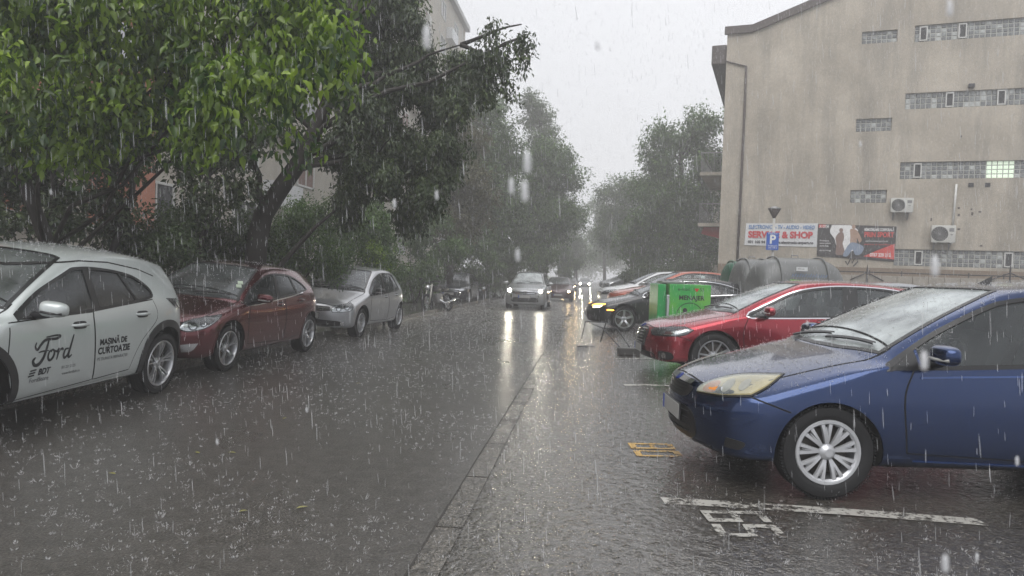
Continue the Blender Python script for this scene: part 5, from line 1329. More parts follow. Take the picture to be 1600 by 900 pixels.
# rounded recycling containers
def container(px0, px1, py_top, Y, depth, mat, label, mouth=None, extra=True, rz=0.0):
    x0, x1, zt = atY(px0, 440, Y).x, atY(px1, 440, Y).x, atY((px0+px1)/2, py_top, Y).z; w = x1-x0; cx = (x0+x1)/2; g = zg(cx, Y); h = zt-g
    r = empty('recycling_container', (cx, Y+depth/2, g), rz); tag(r, label, 'container', 'rounded recycling containers')
    # body: an upright oblong with a barrel top, its ends domed
    v = []; f = []; nu, nv = 28, 20
    for j in range(nv+1):
        q = j/nv; ph = q*math.pi            # along the length: dome at both ends
        for i in range(nu+1):
            a = i/nu*math.pi                # across: half ring from front bottom over the top to back bottom
            ex = math.copysign(abs(math.cos(ph))**.6, math.cos(ph))*w/2
            sc_ = abs(math.sin(ph))**.35
            yy = -math.copysign(abs(math.cos(a))**.7, math.cos(a))*depth/2*(.55+.45*sc_)
            zz = .12+(h-.12)*(.42+.58*abs(math.sin(a))**.75*sc_) if 0 < i < nu else .12
            v.append((ex, yy, zz))
    for j in range(nv):
        for i in range(nu): a = j*(nu+1)+i; f.append((a, a+1, a+nu+2, a+nu+1))
    o = mesh_obj('body', v, f, mat, r, True)
    for k in (-.27, .27):
        b = MB(); pts = []
        for i in range(19):
            a = i/18*math.pi; yy = -math.copysign(abs(math.cos(a))**.7, math.cos(a))*(depth/2+.012); zz = .12+(h-.11)*(.42+.58*abs(math.sin(a))**.75) if 0 < i < 18 else .12; pts.append((k*w, yy, zz))
        b.tube(pts, .022, 6); b.build('rib', mat, r, True)
    b = MB(); b.box((0, 0, .08), (w*.9, depth*.9, .16), 0, .02); b.build('base', M['plastic'], r)
    b = MB(); b.tube([(-.08, 0, h-.01), (-.08, 0, h+.06), (.08, 0, h+.06), (.08, 0, h-.01)], .014, 6); b.build('lifting_ring', M['grey_metal'], r)
    if mouth:
        mx, mz, mw, mh = mouth; b = MB(); b.lathe([(.0, -depth/2*1.02), (1, -depth/2*1.02), (1.12, -depth/2*.9), (1.12, -depth/2*.7)], (0, 0, 0), 'Y', 28)
        b.v = [(mx+q[0]*mw/2, q[1], mz+q[2]*mh/2) for q in b.v]; b.build('mouth', M['gap'], r, True)
    return r, w, h, depth
rc, w, h, d = container(1192, 1328, 402, 16.4, 1.5, M['container_grey'], 'large grey barrel-topped recycling container with a lime label and blue scribble')
yf = -d/2-.012
b = MB(); b.add([(-.42, yf, h*.60), (.42, yf, h*.60), (.46, yf, h*.715), (-.38, yf-.0, h*.735)], [(0, 1, 2, 3)]); b.build('lime_label', M['label_lime'], rc)
b = MB(); b.box((-.12, yf-.0, h*.86), (.26, .012, .09), 0, 0, Matrix.Rotation(R(0), 3, 'X')); lb = b.build('white_label', M['ban_white'], rc)
flat_text(rc, 'STICLA', -.22, h*.853, yf-.008, .035, bk)
b = MB(); r_ = random.Random(3)
for k in range(7):
    x = -.35+k*.12; b.tube([(x, yf-.004, h*.765), (x+.03, yf-.004, h*.80), (x+.06, yf-.004, h*.765), (x+.1, yf-.004, h*.80+r_.random()*.02)], .006, 4)
b.build('scribble', M['ink_blue'], rc)
container(1162, 1215, 404, 18.2, 1.5, M['container_grey'], 'narrow end of a grey recycling container with a dark torn opening', mouth=(-.02, 1.35, .5, .8))
container(1142, 1188, 408, 19.8, 1.3, M['container_green'], 'dark green recycling container behind the grey ones')

# lamp and parking sign
LX = atY(1207, 400, 22); lz = zg(LX.x, 22)
lp = empty('street_lamp', (LX.x, 22, lz)); tag(lp, 'short white lamp post with a dark cone lantern in front of the banner', 'street lamp')
zt = atY(1208, 340, 22).z-lz; ztop = atY(1208, 322, 22).z-lz
b = MB(); b.tube([(0, 0, 0), (0, 0, 1.2), (0, 0, zt)], [.06, .045, .04], 12); b.lathe([(.1, 0), (.1, .08), (.06, .12)], n=16); b.build('pole', simple('pole_white', (.45, .44, .42), .5), lp, True)
b = MB(); s_ = (ztop-zt); b.lathe([(.04, zt-.02), (.06, zt+.02), (.19, zt+s_*.75), (.17, zt+s_*.78), (.02, zt+s_)], n=20); b.build('lantern', M['brown_edge'], lp, True)
b = MB(); b.lathe([(.2, zt+s_*.74), (.205, zt+s_*.79), (.0, zt+s_*1.02)], n=20); b.build('lantern_cap', M['grey_metal'], lp, True)
a0, a1 = atY(1198, 363, 21.9), atY(1216, 391, 21.9); cx, cz, sw, sh = (a0.x+a1.x)/2, (a0.z+a1.z)/2, a1.x-a0.x, a0.z-a1.z
sg = empty('parking_sign', (cx, 21.9, cz-sh/2)); tag(sg, 'blue parking sign with a white P fixed to the lamp post', 'sign')
b = MB(); b.box((0, 0, sh/2), (sw, .02, sh), 0, .004); b.build('board', simple('sign_blue', (.015, .09, .42), .3), sg)
b = MB(); b.box((0, .03, sh*.75), (.1, .05, .04)); b.box((0, .03, sh*.25), (.1, .05, .04)); b.build('clamp', M['grey_metal'], sg)
v, f = text_mesh('P', sh*.50, bold=.012); mx = max(q[0] for q in v); mesh_obj('lettering', [(q[0]-mx/2, -.014, sh*.38+q[1]) for q in v], f, M['ink_white'], sg)
for t_, zz, ss in (('PARCARE', .90, .045), ('RIVERANI', .20, .045), ('SECTOR 3', .09, .045)):
    v, f = text_mesh(t_, ss); mx = max(q[0] for q in v); k = sw*.75/mx; mesh_obj('lettering', [(q[0]*k-sw*.375, -.014, sh*zz+q[1]) for q in v], f, M['ink_white'], sg)

# folding parking barrier by the red car
p = atg(983, 556); pb = empty('parking_barrier', (p.x, p.y, zg(p.x, p.y))); tag(pb, 'dark concrete parking block with thin wire hoops by the nose of the red car', 'parking barrier')
b = MB(); b.box((0, .08, .07), (.40, .2, .14), 0, .02); b.build('concrete_block', simple('dark_concrete', (.05, .048, .045), .5, bmp=.4, bscale=40), pb)
b = MB()
for dx, top in ((-.14, (-.62, 1.9)), (.04, (-.22, 1.7))): b.tube([(dx, .1, .12), (lerp(dx, top[0], .5), 1.0, .42), (top[0], top[1], .48), (top[0]-.05, top[1]+.35, .05)], .011, 6)
b.tube([(-.62, 1.9, .48), (-.22, 1.7, .48)], .011, 6); b.tube([(-.38, 1.0, .42), (-.09, .95, .42)], .009, 6)
b.build('wire_hoop', M['dark_metal'], pb, True)
p = atg(920, 542); g_ = MB(); g_.box((0, 0, 0), (.5, .16, .02), 0, .004); go = g_.build('drain_cover', M['dark_metal']); go.location = (p.x, p.y, zg(p.x, p.y)+.008); tag(go, 'small dark drain cover between the black sedan and the kerb strip', 'drain cover')

# motorcycle by the hedge
p = atg(669, 488); mc = empty('motorcycle', (p.x, p.y, zg(p.x, p.y)), R(-78)); tag(mc, 'dark motorcycle with pale fork tubes and round headlamp parked by the hedge', 'motorcycle')
mc.rotation_euler = (R(9), 0, R(-116))
for x, nm in ((0, 'wheel'), (-1.42, 'wheel')):
    b = MB(); b.lathe([(.30+.05*math.cos(a), .055*math.sin(a)) for a in [2*math.pi*k/8 for k in range(8)]], (x, 0, .34), 'Y', 28, True); wo = b.build(nm, M['rubber'], mc, True)
    b = MB(); b.lathe([(.27, -.03), (.265, 0), (.27, .03)], (x, 0, .34), 'Y', 24); b.lathe([(.0, .06), (.05, .06), (.05, -.06), (0, -.06)], (x, 0, .34), 'Y', 12)
    for k in range(12): a = k*math.pi/6; b.tube([(x, 0, .34), (x+.265*math.cos(a), 0, .34+.265*math.sin(a))], .006, 4)
    b.build('rim', M['alloy'], wo)
b = MB()
for s in (-.10, .10): b.tube([(0, s, .34), (-.30, s, 1.02)], [.032, .028], 8)
b.tube([(-.27, -.1, .95), (-.27, .1, .95)], .03, 8); b.build('fork', simple('fork_pale', (.42, .41, .38), .35, .4), mc, True)
b = MB(); b.tube([(-.36, -.40, 1.08), (-.28, -.2, 1.12), (-.3, 0, 1.07), (-.28, .2, 1.12), (-.36, .40, 1.08)], .016, 8); b.build('handlebar', M['dark_metal'], mc, True)
b = MB(); b.lathe([(.0, -.17), (.06, -.165), (.095, -.10), (.1, -.08), (.09, -.075), (0, -.06)], (-.2, 0, .90), 'X', 20); b.v = [(-.2-(q[0]+.2), q[1], q[2]) for q in b.v]; b.build('headlight', M['reflector'], mc, True)
b = MB(); b.box((-.62, 0, .86), (.50, .28, .22), 0, .08); auto_smooth(b.build('fuel_tank', M['dark_metal'], mc))
b = MB(); b.box((-1.12, 0, .84), (.62, .26, .10), 0, .045); auto_smooth(b.build('seat', M['plastic'], mc))
b = MB(); b.box((-.70, 0, .50), (.40, .30, .34), 0, .05); b.tube([(-.3, 0, .9), (-.55, 0, .4), (-1.0, 0, .35), (-1.42, 0, .34)], .03, 8); b.tube([(-1.0, 0, .75), (-1.42, .1, .34)], .022, 8); auto_smooth(b.build('engine', M['grey_metal'], mc), 50)
b = MB(); b.tube([(-.6, .17, .42), (-.9, .2, .28), (-1.6, .22, .42)], [.03, .045, .05], 10); b.build('exhaust', M['chrome'], mc, True)
for s in (-1, 1):
    b = MB(); b.tube([(-.32, s*.3, 1.1), (-.3, s*.34, 1.24)], .007, 6); b.box((-.3, s*.37, 1.27), (.02, .12, .07), 0, .01); b.build('mirror', M['dark_metal'], mc)

# fallen leaves on the wet road
r_ = random.Random(11); lm = simple('fallen_leaf', (.20, .19, .05), .4, var=.4, scale=3)
for k, (px, py) in enumerate(((175, 742), (308, 709), (362, 709), (445, 655), (560, 600), (380, 801), (472, 795))):
    p = atg(px, py); a = r_.uniform(0, 6.28); L_ = r_.uniform(.022, .042); w_ = L_*.35; v = []
    for q in ((-1, 0), (-.3, 1), (.4, .8), (1, 0), (.4, -.8), (-.3, -1)): v.append((L_*q[0]*math.cos(a)-w_*q[1]*math.sin(a), L_*q[0]*math.sin(a)+w_*q[1]*math.cos(a), .006+.006*abs(q[1])))
    o = mesh_obj('fallen_leaf', v, [(0, 1, 2, 3), (0, 3, 4, 5)], lm); o.location = (p.x, p.y, zg(p.x, p.y)+.003); tag(o, 'small yellow green leaf lying flat on the wet road', 'leaf', 'fallen leaves on the road')

# lettering on the pale crossover's doors (left flank)
S = root_surf[c_puma.name]; ink, ink2 = M['door_ink'], M['door_ink_grey']
def script(name, strokes, par):
    for ln, wd in strokes:
        pts = spline2(ln, 7, False); n = len(pts); ws_ = [wd*(.35+.65*math.sin(math.pi*min(1, max(0, i/(n-1))))**.6) for i in range(n)]
        S.ribbon(name, pts, wd, ink, par, 'side', .0065, False, False, None, .0015, ws_)
def T(pts, ox=1.46, oz=.585, sx=.62, sz=.62): return [(ox+x*sx, oz+y*sz) for x, y in pts]
# a flowing script: F with a long curled crossbar, then o, r, d
script('script_emblem', [
    (T([(.02, .28), (.0, .22), (.04, .18), (.10, .24), (.20, .30), (.40, .30), (.48, .33), (.40, .345), (.20, .335)]), .024),
    (T([(.26, .31), (.22, .20), (.16, .06), (.08, -.02), (.0, -.02), (-.03, .04), (.02, .08)]), .030),
    (T([(.06, .14), (.14, .15), (.26, .15)]), .014),
    (T([(.34, .15), (.27, .13), (.25, .05), (.29, .01), (.35, .05), (.37, .12), (.33, .155), (.30, .12)]), .022),
    (T([(.37, .14), (.42, .12), (.46, .15), (.44, .07), (.42, .0)]), .022), (T([(.44, .08), (.48, .13), (.53, .15), (.54, .12)]), .020),
    (T([(.66, .14), (.59, .13), (.56, .06), (.58, .01), (.64, .05), (.69, .15)]), .022), (T([(.76, .33), (.71, .20), (.66, .06), (.67, .01), (.73, .04)]), .024)], c_puma)
for k in range(3): S.ribbon('emblem_bars', [(1.42-.01*k, .525-.022*k), (1.49-.01*k, .53-.022*k)], .013, ink, c_puma, 'side', .0065, False, False, .03, .0015)
text_on(S, 'lettering', 'BDT', 1.51, .482, .052, ink, c_puma, bold=.003, shear=.25)
text_on(S, 'lettering', 'FordStore', 1.42, .425, .040, ink2, c_puma)
text_on(S, 'lettering', '021.221.25.25', 1.79, .497, .024, ink2, c_puma)
text_on(S, 'lettering', 'www.fordbdt.ro', 1.81, .440, .026, ink, c_puma)
text_on(S, 'lettering', 'MAȘINĂ DE', 2.295, .655, .056, ink, c_puma, bold=.0035)
text_on(S, 'lettering', 'CURTOAZIE', 2.275, .568, .064, ink, c_puma, bold=.0035)
text_on(S, 'lettering', 'PE DURATA REPARAȚIEI', 2.275, .505, .031, ink2, c_puma)
# ================================================================ trees and bushes
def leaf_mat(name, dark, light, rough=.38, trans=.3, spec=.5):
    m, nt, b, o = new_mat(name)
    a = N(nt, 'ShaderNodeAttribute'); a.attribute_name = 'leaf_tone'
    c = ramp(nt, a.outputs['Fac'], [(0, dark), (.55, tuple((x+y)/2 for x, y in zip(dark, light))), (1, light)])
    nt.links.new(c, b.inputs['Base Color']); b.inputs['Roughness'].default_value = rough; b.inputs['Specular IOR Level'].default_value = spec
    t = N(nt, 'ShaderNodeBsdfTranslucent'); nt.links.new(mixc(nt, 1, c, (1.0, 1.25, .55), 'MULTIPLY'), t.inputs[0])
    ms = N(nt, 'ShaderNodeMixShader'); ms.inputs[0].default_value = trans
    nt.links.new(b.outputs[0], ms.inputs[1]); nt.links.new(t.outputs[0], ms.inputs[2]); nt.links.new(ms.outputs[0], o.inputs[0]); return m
M['bark'] = simple('wet_bark', (.022, .018, .015), .7, var=.4, bmp=.8, bscale=18)
M['leaf_big'] = leaf_mat('broad_leaf', (.022, .058, .014), (.26, .37, .032), .30, .35)
M['leaf_dark'] = leaf_mat('dark_leaf', (.024, .040, .020), (.10, .14, .05), .45, .2)
M['leaf_mid'] = leaf_mat('mid_leaf', (.036, .072, .024), (.125, .215, .050), .45, .25)
M['leaf_bush'] = leaf_mat('bush_leaf', (.028, .050, .020), (.090, .145, .042), .45, .22)
M['leaf_brown'] = leaf_mat('dry_leaf', (.065, .062, .036), (.16, .155, .075), .6, .2)
M['leaf_far'] = leaf_mat('far_leaf', (.036, .062, .028), (.115, .18, .055), .5, .25)

def crown(name, blobs, n, size, mat, parent, seed, kite=.45, droop=.5, twig=.28, per=14, bigleaf=False, shell=.62, tone_bias=0.0, origin=Vector((0, 0, 0)), hang=0.0, per_blob=None):
    """leaves gathered on twigs that fill the volume of a set of blobs (x, y, z, rx, ry, rz)"""
    g = np.random.default_rng(seed); B_ = np.array([list(b) if len(b) == 6 else [b[0], b[1], b[2], b[3], b[3], b[3]*.85] for b in blobs], float)
    vol = (B_[:, 3]*B_[:, 4]*B_[:, 5])**.75; nt_ = max(1, n//per); k = g.choice(len(B_), nt_, p=vol/vol.sum())
    d = g.normal(size=(nt_, 3)); d /= np.linalg.norm(d, axis=1)[:, None]
    rad = 1-(1-shell)*g.random(nt_)**.8; inner = g.random(nt_) < .25; rad[inner] = g.random(inner.sum())*.8
    lump = 1+.22*np.sin(d[:, 0]*5+k*1.3)*np.cos(d[:, 2]*6+k)+.12*g.normal(size=nt_)
    c = B_[k, :3]+d*B_[k, 3:]*(rad*lump)[:, None]
    tone_t = np.clip(.30+.30*d[:, 2]*rad+.22*g.normal(size=nt_)+.4*(g.random(nt_) < .16)+tone_bias, 0, 1)  # tops of blobs and some twigs lighter: light put into leaf colour
    N_ = nt_*per; ti = np.repeat(np.arange(nt_), per)
    tv = g.normal(size=(nt_, 3)); tv[:, 2] -= .8+hang; tv = tv*.6+d*.7; tv[:, 2] -= hang; tv /= np.linalg.norm(tv, axis=1)[:, None]
    along = np.tile((np.arange(per)+.5)/per, nt_)
    p = c[ti]+tv[ti]*(along*twig*1.6)[:, None]+g.normal(size=(N_, 3))*twig*.28
    L = size*g.uniform(.65, 1.25, N_)
    ax = tv[ti]*.5+g.normal(size=(N_, 3))*.75; ax[:, 2] -= droop; ax /= np.linalg.norm(ax, axis=1)[:, None]
    nn = g.normal(size=(N_, 3))*.6; nn[:, 2] += .9; nn += d[ti]*.5
    sd = np.cross(ax, nn); sd /= np.linalg.norm(sd, axis=1)[:, None]+1e-9; nr = np.cross(sd, ax)
    A, Sx, Nn = ax*L[:, None], sd*(L*kite)[:, None], nr*(L*.12)[:, None]
    if bigleaf:      # pointed broad leaf, folded along its rib
        V = np.stack([p, p+A*.22-Sx*.80+Nn, p+A*.55-Sx*.72+Nn*1.2, p+A*1.12-Nn*1.5, p+A*.55+Sx*.72+Nn*1.2, p+A*.22+Sx*.80+Nn, p+A*.5-Nn*.2], 1); kk = 7
        F = np.array([[0, 1, 2, 6], [6, 2, 3, 3], [0, 6, 4, 5], [6, 3, 4, 4]])
        tri = [[0, 1, 2], [0, 2, 6], [6, 2, 3], [0, 6, 4], [0, 4, 5], [6, 3, 4]]
    else:
        V = np.stack([p, p+A*.5-Sx*.5+Nn, p+A, p+A*.5+Sx*.5+Nn], 1); kk = 4; tri = [[0, 1, 2], [0, 2, 3]]
    V = V.reshape(-1, 3)-np.array(origin); tri = np.array(tri); nf = len(tri)
    F = (tri[None]+(np.arange(N_)*kk)[:, None, None]).reshape(-1, 3)
    me = bpy.data.meshes.new(name); me.vertices.add(len(V)); me.vertices.foreach_set('co', V.ravel())
    me.loops.add(F.size); me.loops.foreach_set('vertex_index', F.ravel().astype(np.int32))
    me.polygons.add(len(F)); me.polygons.foreach_set('loop_start', np.arange(0, F.size, 3, dtype=np.int32))
    me.update(calc_edges=True); me.materials.append(mat)
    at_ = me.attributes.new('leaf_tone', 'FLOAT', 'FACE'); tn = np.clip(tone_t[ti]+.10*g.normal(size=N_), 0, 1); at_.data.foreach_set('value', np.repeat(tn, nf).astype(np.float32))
    return link(bpy.data.objects.new(name, me), parent)

def clump(blobs, k=5, f=.46, seed=1, stretch=1.25):
    """break each blob into smaller ones, so that light and sky come through between them"""
    rr = random.Random(seed); out = []
    for b_ in blobs:
        b_ = list(b_) if len(b_) == 6 else [b_[0], b_[1], b_[2], b_[3], b_[3], b_[3]*.85]
        for _ in range(k):
            d = Vector((rr.gauss(0, 1), rr.gauss(0, 1), rr.gauss(0, 1))).normalized()*rr.uniform(.25, 1)**.6; q = rr.uniform(.65, 1.25)*f
            out.append((b_[0]+d.x*b_[3]*.8, b_[1]+d.y*b_[4]*.8, b_[2]+d.z*b_[5]*.85, b_[3]*q, b_[4]*q, b_[5]*q*stretch))
    return out
def branch_to(b, a, e, r0, r1, sag=.0, wob=.12, rr=None, n=5):
    rr = rr or rng; a, e = Vector(a), Vector(e); L = (e-a).length; pts = [a]
    for i in range(1, n): q = i/n; pts.append(a.lerp(e, q)+Vector((rr.uniform(-1, 1), rr.uniform(-1, 1), rr.uniform(-.5, 1)))*wob*L*.5*math.sin(math.pi*q))
    pts.append(e); b.tube(pts, [lerp(r0, r1, (i/n)**.8) for i in range(n+1)], 7, True); return pts
def tree(name, label, cat, base, trunk, blobs, n, size, mat, seed, group=None, r0=.18, limbs=9, kc=6, fc=.44, **kw):
    """trunk: points of the stem from the ground; blobs: the crown"""
    base = Vector(base); r = empty(name, base); tag(r, label, cat, group); rr = random.Random(seed)
    b = MB(); tp = [Vector(p)-base for p in trunk]; m = len(tp); b.tube(tp, [lerp(r0, r0*.42, i/(m-1)) for i in range(m)], 10)
    nb = len(blobs); pick = rr.sample(range(nb), min(limbs, nb))
    for k in pick:
        bl = blobs[k]; c = Vector(bl[:3])-base; i = min(range(1, m), key=lambda i: (tp[i]-c).length+max(0, tp[i].z+.5*abs(tp[i].x-c.x)-c.z)*1.5) if m > 2 else m-1
        s = tp[i-1].lerp(tp[i], rr.uniform(.4, 1)); pts = branch_to(b, s, c, r0*.34, r0*.08, rr=rr)
        for _ in range(3):
            d = Vector((rr.gauss(0, 1), rr.gauss(0, 1), rr.gauss(.2, .7))).normalized()*bl[3]*.8; branch_to(b, pts[-2 if rr.random() < .5 else -1], c+d, r0*.12, r0*.03, rr=rr, n=4)
    o = b.build('trunk', M['bark'], r, True)
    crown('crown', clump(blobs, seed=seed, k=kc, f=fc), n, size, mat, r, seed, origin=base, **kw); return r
def PB(px, py, Y, rp, ry=None, rz=None):      # crown blob seen at a pixel, Y metres away, rp pixels in radius
    p = atY(px, py, Y); k = Y/1100; return (p.x, p.y, p.z, rp*k, (ry or rp)*k, (rz or rp*.85)*k)
def gnd(px, Y): p = atY(px, 430, Y); return Vector((p.x, Y, zg(p.x, Y)+.1))

# broad-leaved tree whose bright shoots hang into the picture at the upper left
rr = random.Random(21); bl = []
low = [(-60, 150), (0, 125), (60, 145), (120, 135), (180, 120), (240, 125), (300, 150), (350, 150), (400, 130), (450, 120), (500, 80), (525, 95)]
for (x, y) in low:
    for k in range(4):
        bl.append(PB(x+rr.uniform(-30, 30), y-k*62+rr.uniform(-20, 25), 7.0+rr.uniform(-.5, 1.3)+k*.15, rr.uniform(42, 66)))
for (x, y) in ((120, 215), (40, 190), (440, 195), (300, 205), (60, -10), (420, 20), (250, -20)): bl.append(PB(x, y, 7.8, 46))
bl += [PB(x, y, 8.8, 95) for x, y in ((0, 60), (150, 40), (300, 60), (430, 70), (60, -60), (260, -70), (440, -60), (80, 150), (220, 150))]
B1 = gnd(60, 9.6)
tree('broadleaf_tree', 'broad-leaved tree with bright green hanging leaves reaching over the pale crossover', 'tree', B1, [B1, B1+Vector((.1, 0, 1.6)), B1+Vector((-.1, -.3, 2.6)), B1+Vector((.3, -1.0, 3.6)), B1+Vector((.8, -1.6, 4.6))], bl, 26000, .105, M['leaf_big'], 3, r0=.11, limbs=6, fc=.46, bigleaf=True, kite=.31, droop=.9, twig=.22, per=9, hang=1.0, shell=.5, tone_bias=.02)
# dark leaning tree, its trunk rising to the right
tp = [(402, 372, 13.2), (412, 335, 13.2), (440, 292, 13.1), (470, 250, 13), (492, 205, 13), (510, 165, 13), (530, 110, 13), (548, 40, 13), (560, -60, 13)]
tr = [atY(*q) for q in tp]; B2 = Vector((tr[0].x-.1, 13.2, zg(tr[0].x, 13.2))); tr = [B2]+tr
rr = random.Random(5); bl = []
col = [(560, 20, 60), (620, 10, 60), (540, 90, 55), (600, 95, 62), (655, 105, 48), (720, 105, 36), (560, 160, 52), (620, 165, 62), (685, 160, 58), (735, 130, 34), (540, 235, 48), (595, 235, 55), (655, 230, 58), (705, 215, 40), (560, 300, 48), (620, 300, 55), (680, 285, 42), (505, 10, 40), (690, 240, 38)]
for x, y, r in col: bl.append(PB(x, y, 13.4+rr.uniform(-.9, 1.2), r, r*1.3))
for x, y, r in ((770, 45, 13), (775, 75, 16), (800, 60, 15), (820, 55, 13), (812, 82, 14), (785, 100, 20), (760, 110, 22), (745, 85, 20), (792, 125, 15), (830, 50, 8), (758, 140, 14), (768, 28, 9), (715, 150, 28)): bl.append(PB(x, y, 12.6, r))
t2 = tree('leaning_tree', 'dark leaning tree with a forked trunk and drooping foliage beside the silver hatchback', 'tree', B2, tr, bl, 100000, .10, M['leaf_dark'], 8, r0=.21, limbs=6, kc=8, fc=.30, kite=.42, droop=.9, twig=.20, per=16, hang=.9, shell=.4)
b = MB(); rr = random.Random(2)
for a, e in (((492, 205), (430, 150)), ((470, 250), (450, 170)), ((510, 165), (600, 120)), ((600, 120), (720, 70)), ((720, 70), (815, 38)), ((412, 335), (395, 240)), ((470, 250), (560, 200)), ((395, 240), (370, 160)), ((548, 40), (600, -20)), ((720, 70), (800, 110))):
    branch_to(b, atY(*a, 13)-B2, atY(*e, 12.8)-B2, .085 if a[0] < 520 else .045, .035 if a[0] < 520 else .012, rr=rr)
b.build('limb', M['bark'], t2, True)
# small dark trees before the block, under the broad-leaved one
def small(px, Y, blobs, label, seed, n, mat='leaf_dark', lean=0, r0=.07, size=.11, **kw):
    B = gnd(px, Y); tops = [B, B+Vector((lean*.3, 0, 1.2)), B+Vector((lean, .1, 2.4)), B+Vector((lean*1.4, 0, 3.6))]
    return tree('small_tree', label, 'tree', B, tops, [PB(x, y, Y+dy, r) for x, y, r, dy in blobs], n, size, M[mat], seed, 'small trees before the apartment block', r0=r0, limbs=9, kc=5, fc=.5, twig=.2, per=10, shell=.3, **kw)
small(75, 10.6, [(20, 230, 48, 0), (60, 280, 44, .4), (90, 220, 42, 0), (15, 300, 40, .3), (110, 300, 36, .2), (60, 340, 30, 0), (140, 235, 40, .4), (10, 345, 26, 0), (95, 355, 26, -.2), (-20, 260, 50, .2)], 'thin dark tree at the far left behind the pale crossover', 31, 7000)
small(150, 11.6, [(170, 250, 40, 0), (200, 215, 42, .4), (150, 300, 36, 0), (190, 320, 32, .2), (120, 345, 26, 0), (165, 345, 26, 0), (135, 205, 44, .2)], 'slim dark tree with a curved stem showing over the maroon car roof', 32, 6500, lean=.5)
small(300, 12.6, [(320, 245, 40, .3), (350, 225, 44, 0), (330, 290, 38, 0), (380, 280, 36, .2), (340, 190, 50, .3), (310, 335, 30, 0), (385, 215, 34, 0), (420, 200, 34, .2)], 'bushy dark tree between the broad-leaved tree and the leaning tree', 33, 8000, lean=.2)
# bushes along the kerb
def bush(px, Y, blobs, label, seed, n, mat='leaf_bush', size=.075, **kw):
    B = gnd(px, Y); r = empty('bush', B); tag(r, label, 'bush', 'bushes along the street')
    b = MB(); rr = random.Random(seed)
    bs = [PB(x, y, Y+dy, rr_) for x, y, rr_, dy in blobs]
    for bl_ in bs: branch_to(b, Vector((rr.uniform(-.3, .3), rr.uniform(-.2, .2), -.1)), Vector(bl_[:3])-B, .03, .01, rr=rr)
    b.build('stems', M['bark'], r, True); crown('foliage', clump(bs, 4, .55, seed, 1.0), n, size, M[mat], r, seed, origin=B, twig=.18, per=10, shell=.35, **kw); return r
bush(215, 12.2, [(195, 375, 34, 0), (235, 365, 38, .2), (270, 350, 40, .3), (215, 400, 38, 0), (260, 395, 42, -.2)], 'dark rounded bush behind the pale crossover roof', 41, 14000)
bush(330, 13.4, [(300, 365, 44, 0), (350, 355, 42, .3), (390, 375, 40, 0), (320, 400, 42, -.2), (370, 405, 42, 0)], 'dark bush right behind the maroon hatchback', 42, 15000)
bush(450, 15.2, [(420, 385, 40, 0), (460, 370, 44, .4), (500, 355, 46, .3), (450, 410, 40, 0), (500, 400, 42, 0), (475, 330, 34, .4)], 'mid green bush between maroon and silver hatchbacks', 43, 17000, 'leaf_mid')
bush(555, 19.5, [(530, 370, 40, 0), (565, 350, 44, .5), (600, 370, 42, 0), (560, 400, 40, 0), (610, 410, 40, 0), (520, 410, 36, 0)], 'leafy bush behind the silver hatchback roof', 44, 17000, 'leaf_mid', .09)
bush(585, 18.6, [(590, 405, 15, 0), (596, 425, 17, 0), (600, 445, 14, 0), (584, 388, 12, 0)], 'small yellow green shrub right behind the silver hatchback', 49, 3500, 'leaf_big', .08, tone_bias=-.1)
bush(655, 29, [(640, 380, 38, 0), (670, 350, 40, 1), (660, 415, 34, 0), (640, 430, 30, 0), (690, 395, 34, 0), (665, 440, 24, 0)], 'tall hedge bush behind the motorcycle', 45, 17000, 'leaf_mid', .11)
bush(730, 39, [(700, 390, 34, 0), (735, 380, 36, 1), (765, 395, 34, 0), (720, 420, 28, 0), (755, 430, 24, 0)], 'hedge bush behind the slate car', 46, 13000, 'leaf_mid', .16)
bush(800, 48, [(785, 385, 32, 0), (815, 370, 34, 2), (845, 385, 32, 0), (800, 415, 26, 0), (840, 420, 24, 0)], 'hedge bush beyond the silver off-roader', 47, 12000, 'leaf_mid', .19)
bush(885, 66, [(870, 395, 24, 0), (893, 405, 22, 2), (880, 420, 20, 0)], 'faded hedge bush far down the left side', 48, 5000, 'leaf_far', .26)
bush(790, 43, [(770, 405, 26, 0), (790, 395, 28, 1), (808, 410, 24, 0), (780, 430, 22, 0), (800, 432, 20, 0), (755, 440, 20, -2)], 'hedge bush filling the gap left of the silver off-roader', 60, 11000, 'leaf_bush', .17)
# larger trees down the left side
GT = 'tall trees down the left side'
def big(name, px, Y, blobs, label, seed, n, mat, size, group, r0=.25, **kw):
    B = gnd(px, Y); cs = [PB(x, y, Y+dy, r) for x, y, r, dy in blobs]; top = max(c[2] for c in cs); H_ = top-B.z
    mx = sum(c[0] for c in cs)/len(cs); tr = [B, B+Vector(((mx-B.x)*.2, 0, H_*.3)), B+Vector(((mx-B.x)*.6, .2, H_*.6)), B+Vector(((mx-B.x)*.9, 0, H_*.85))]
    return tree(name, label, 'tree', B, tr, cs, n, size, M[mat], seed, group, r0=r0, limbs=12, twig=size*2.0, per=10, shell=.3, **kw)
big('roadside_tree', 700, 34, [(690, 230, 42, 0), (715, 200, 36, 1), (720, 260, 44, -1), (680, 290, 46, 0), (735, 300, 46, 0), (700, 340, 44, 0), (740, 350, 38, 1), (665, 350, 38, 0), (700, 165, 24, 0), (735, 230, 30, 0)], 'brownish green tree rising behind the drooping foliage', 51, 30000, 'leaf_brown', .17, GT)
big('roadside_tree', 770, 44, [(750, 180, 34, 0), (775, 165, 24, 1), (765, 215, 40, 0), (745, 260, 44, 0), (790, 250, 44, 0), (770, 300, 46, 0), (800, 330, 42, 0), (745, 335, 40, 0), (765, 370, 36, 0)], 'grey green tree in the middle of the left row', 52, 32000, 'leaf_mid', .23, GT, fc=.52)
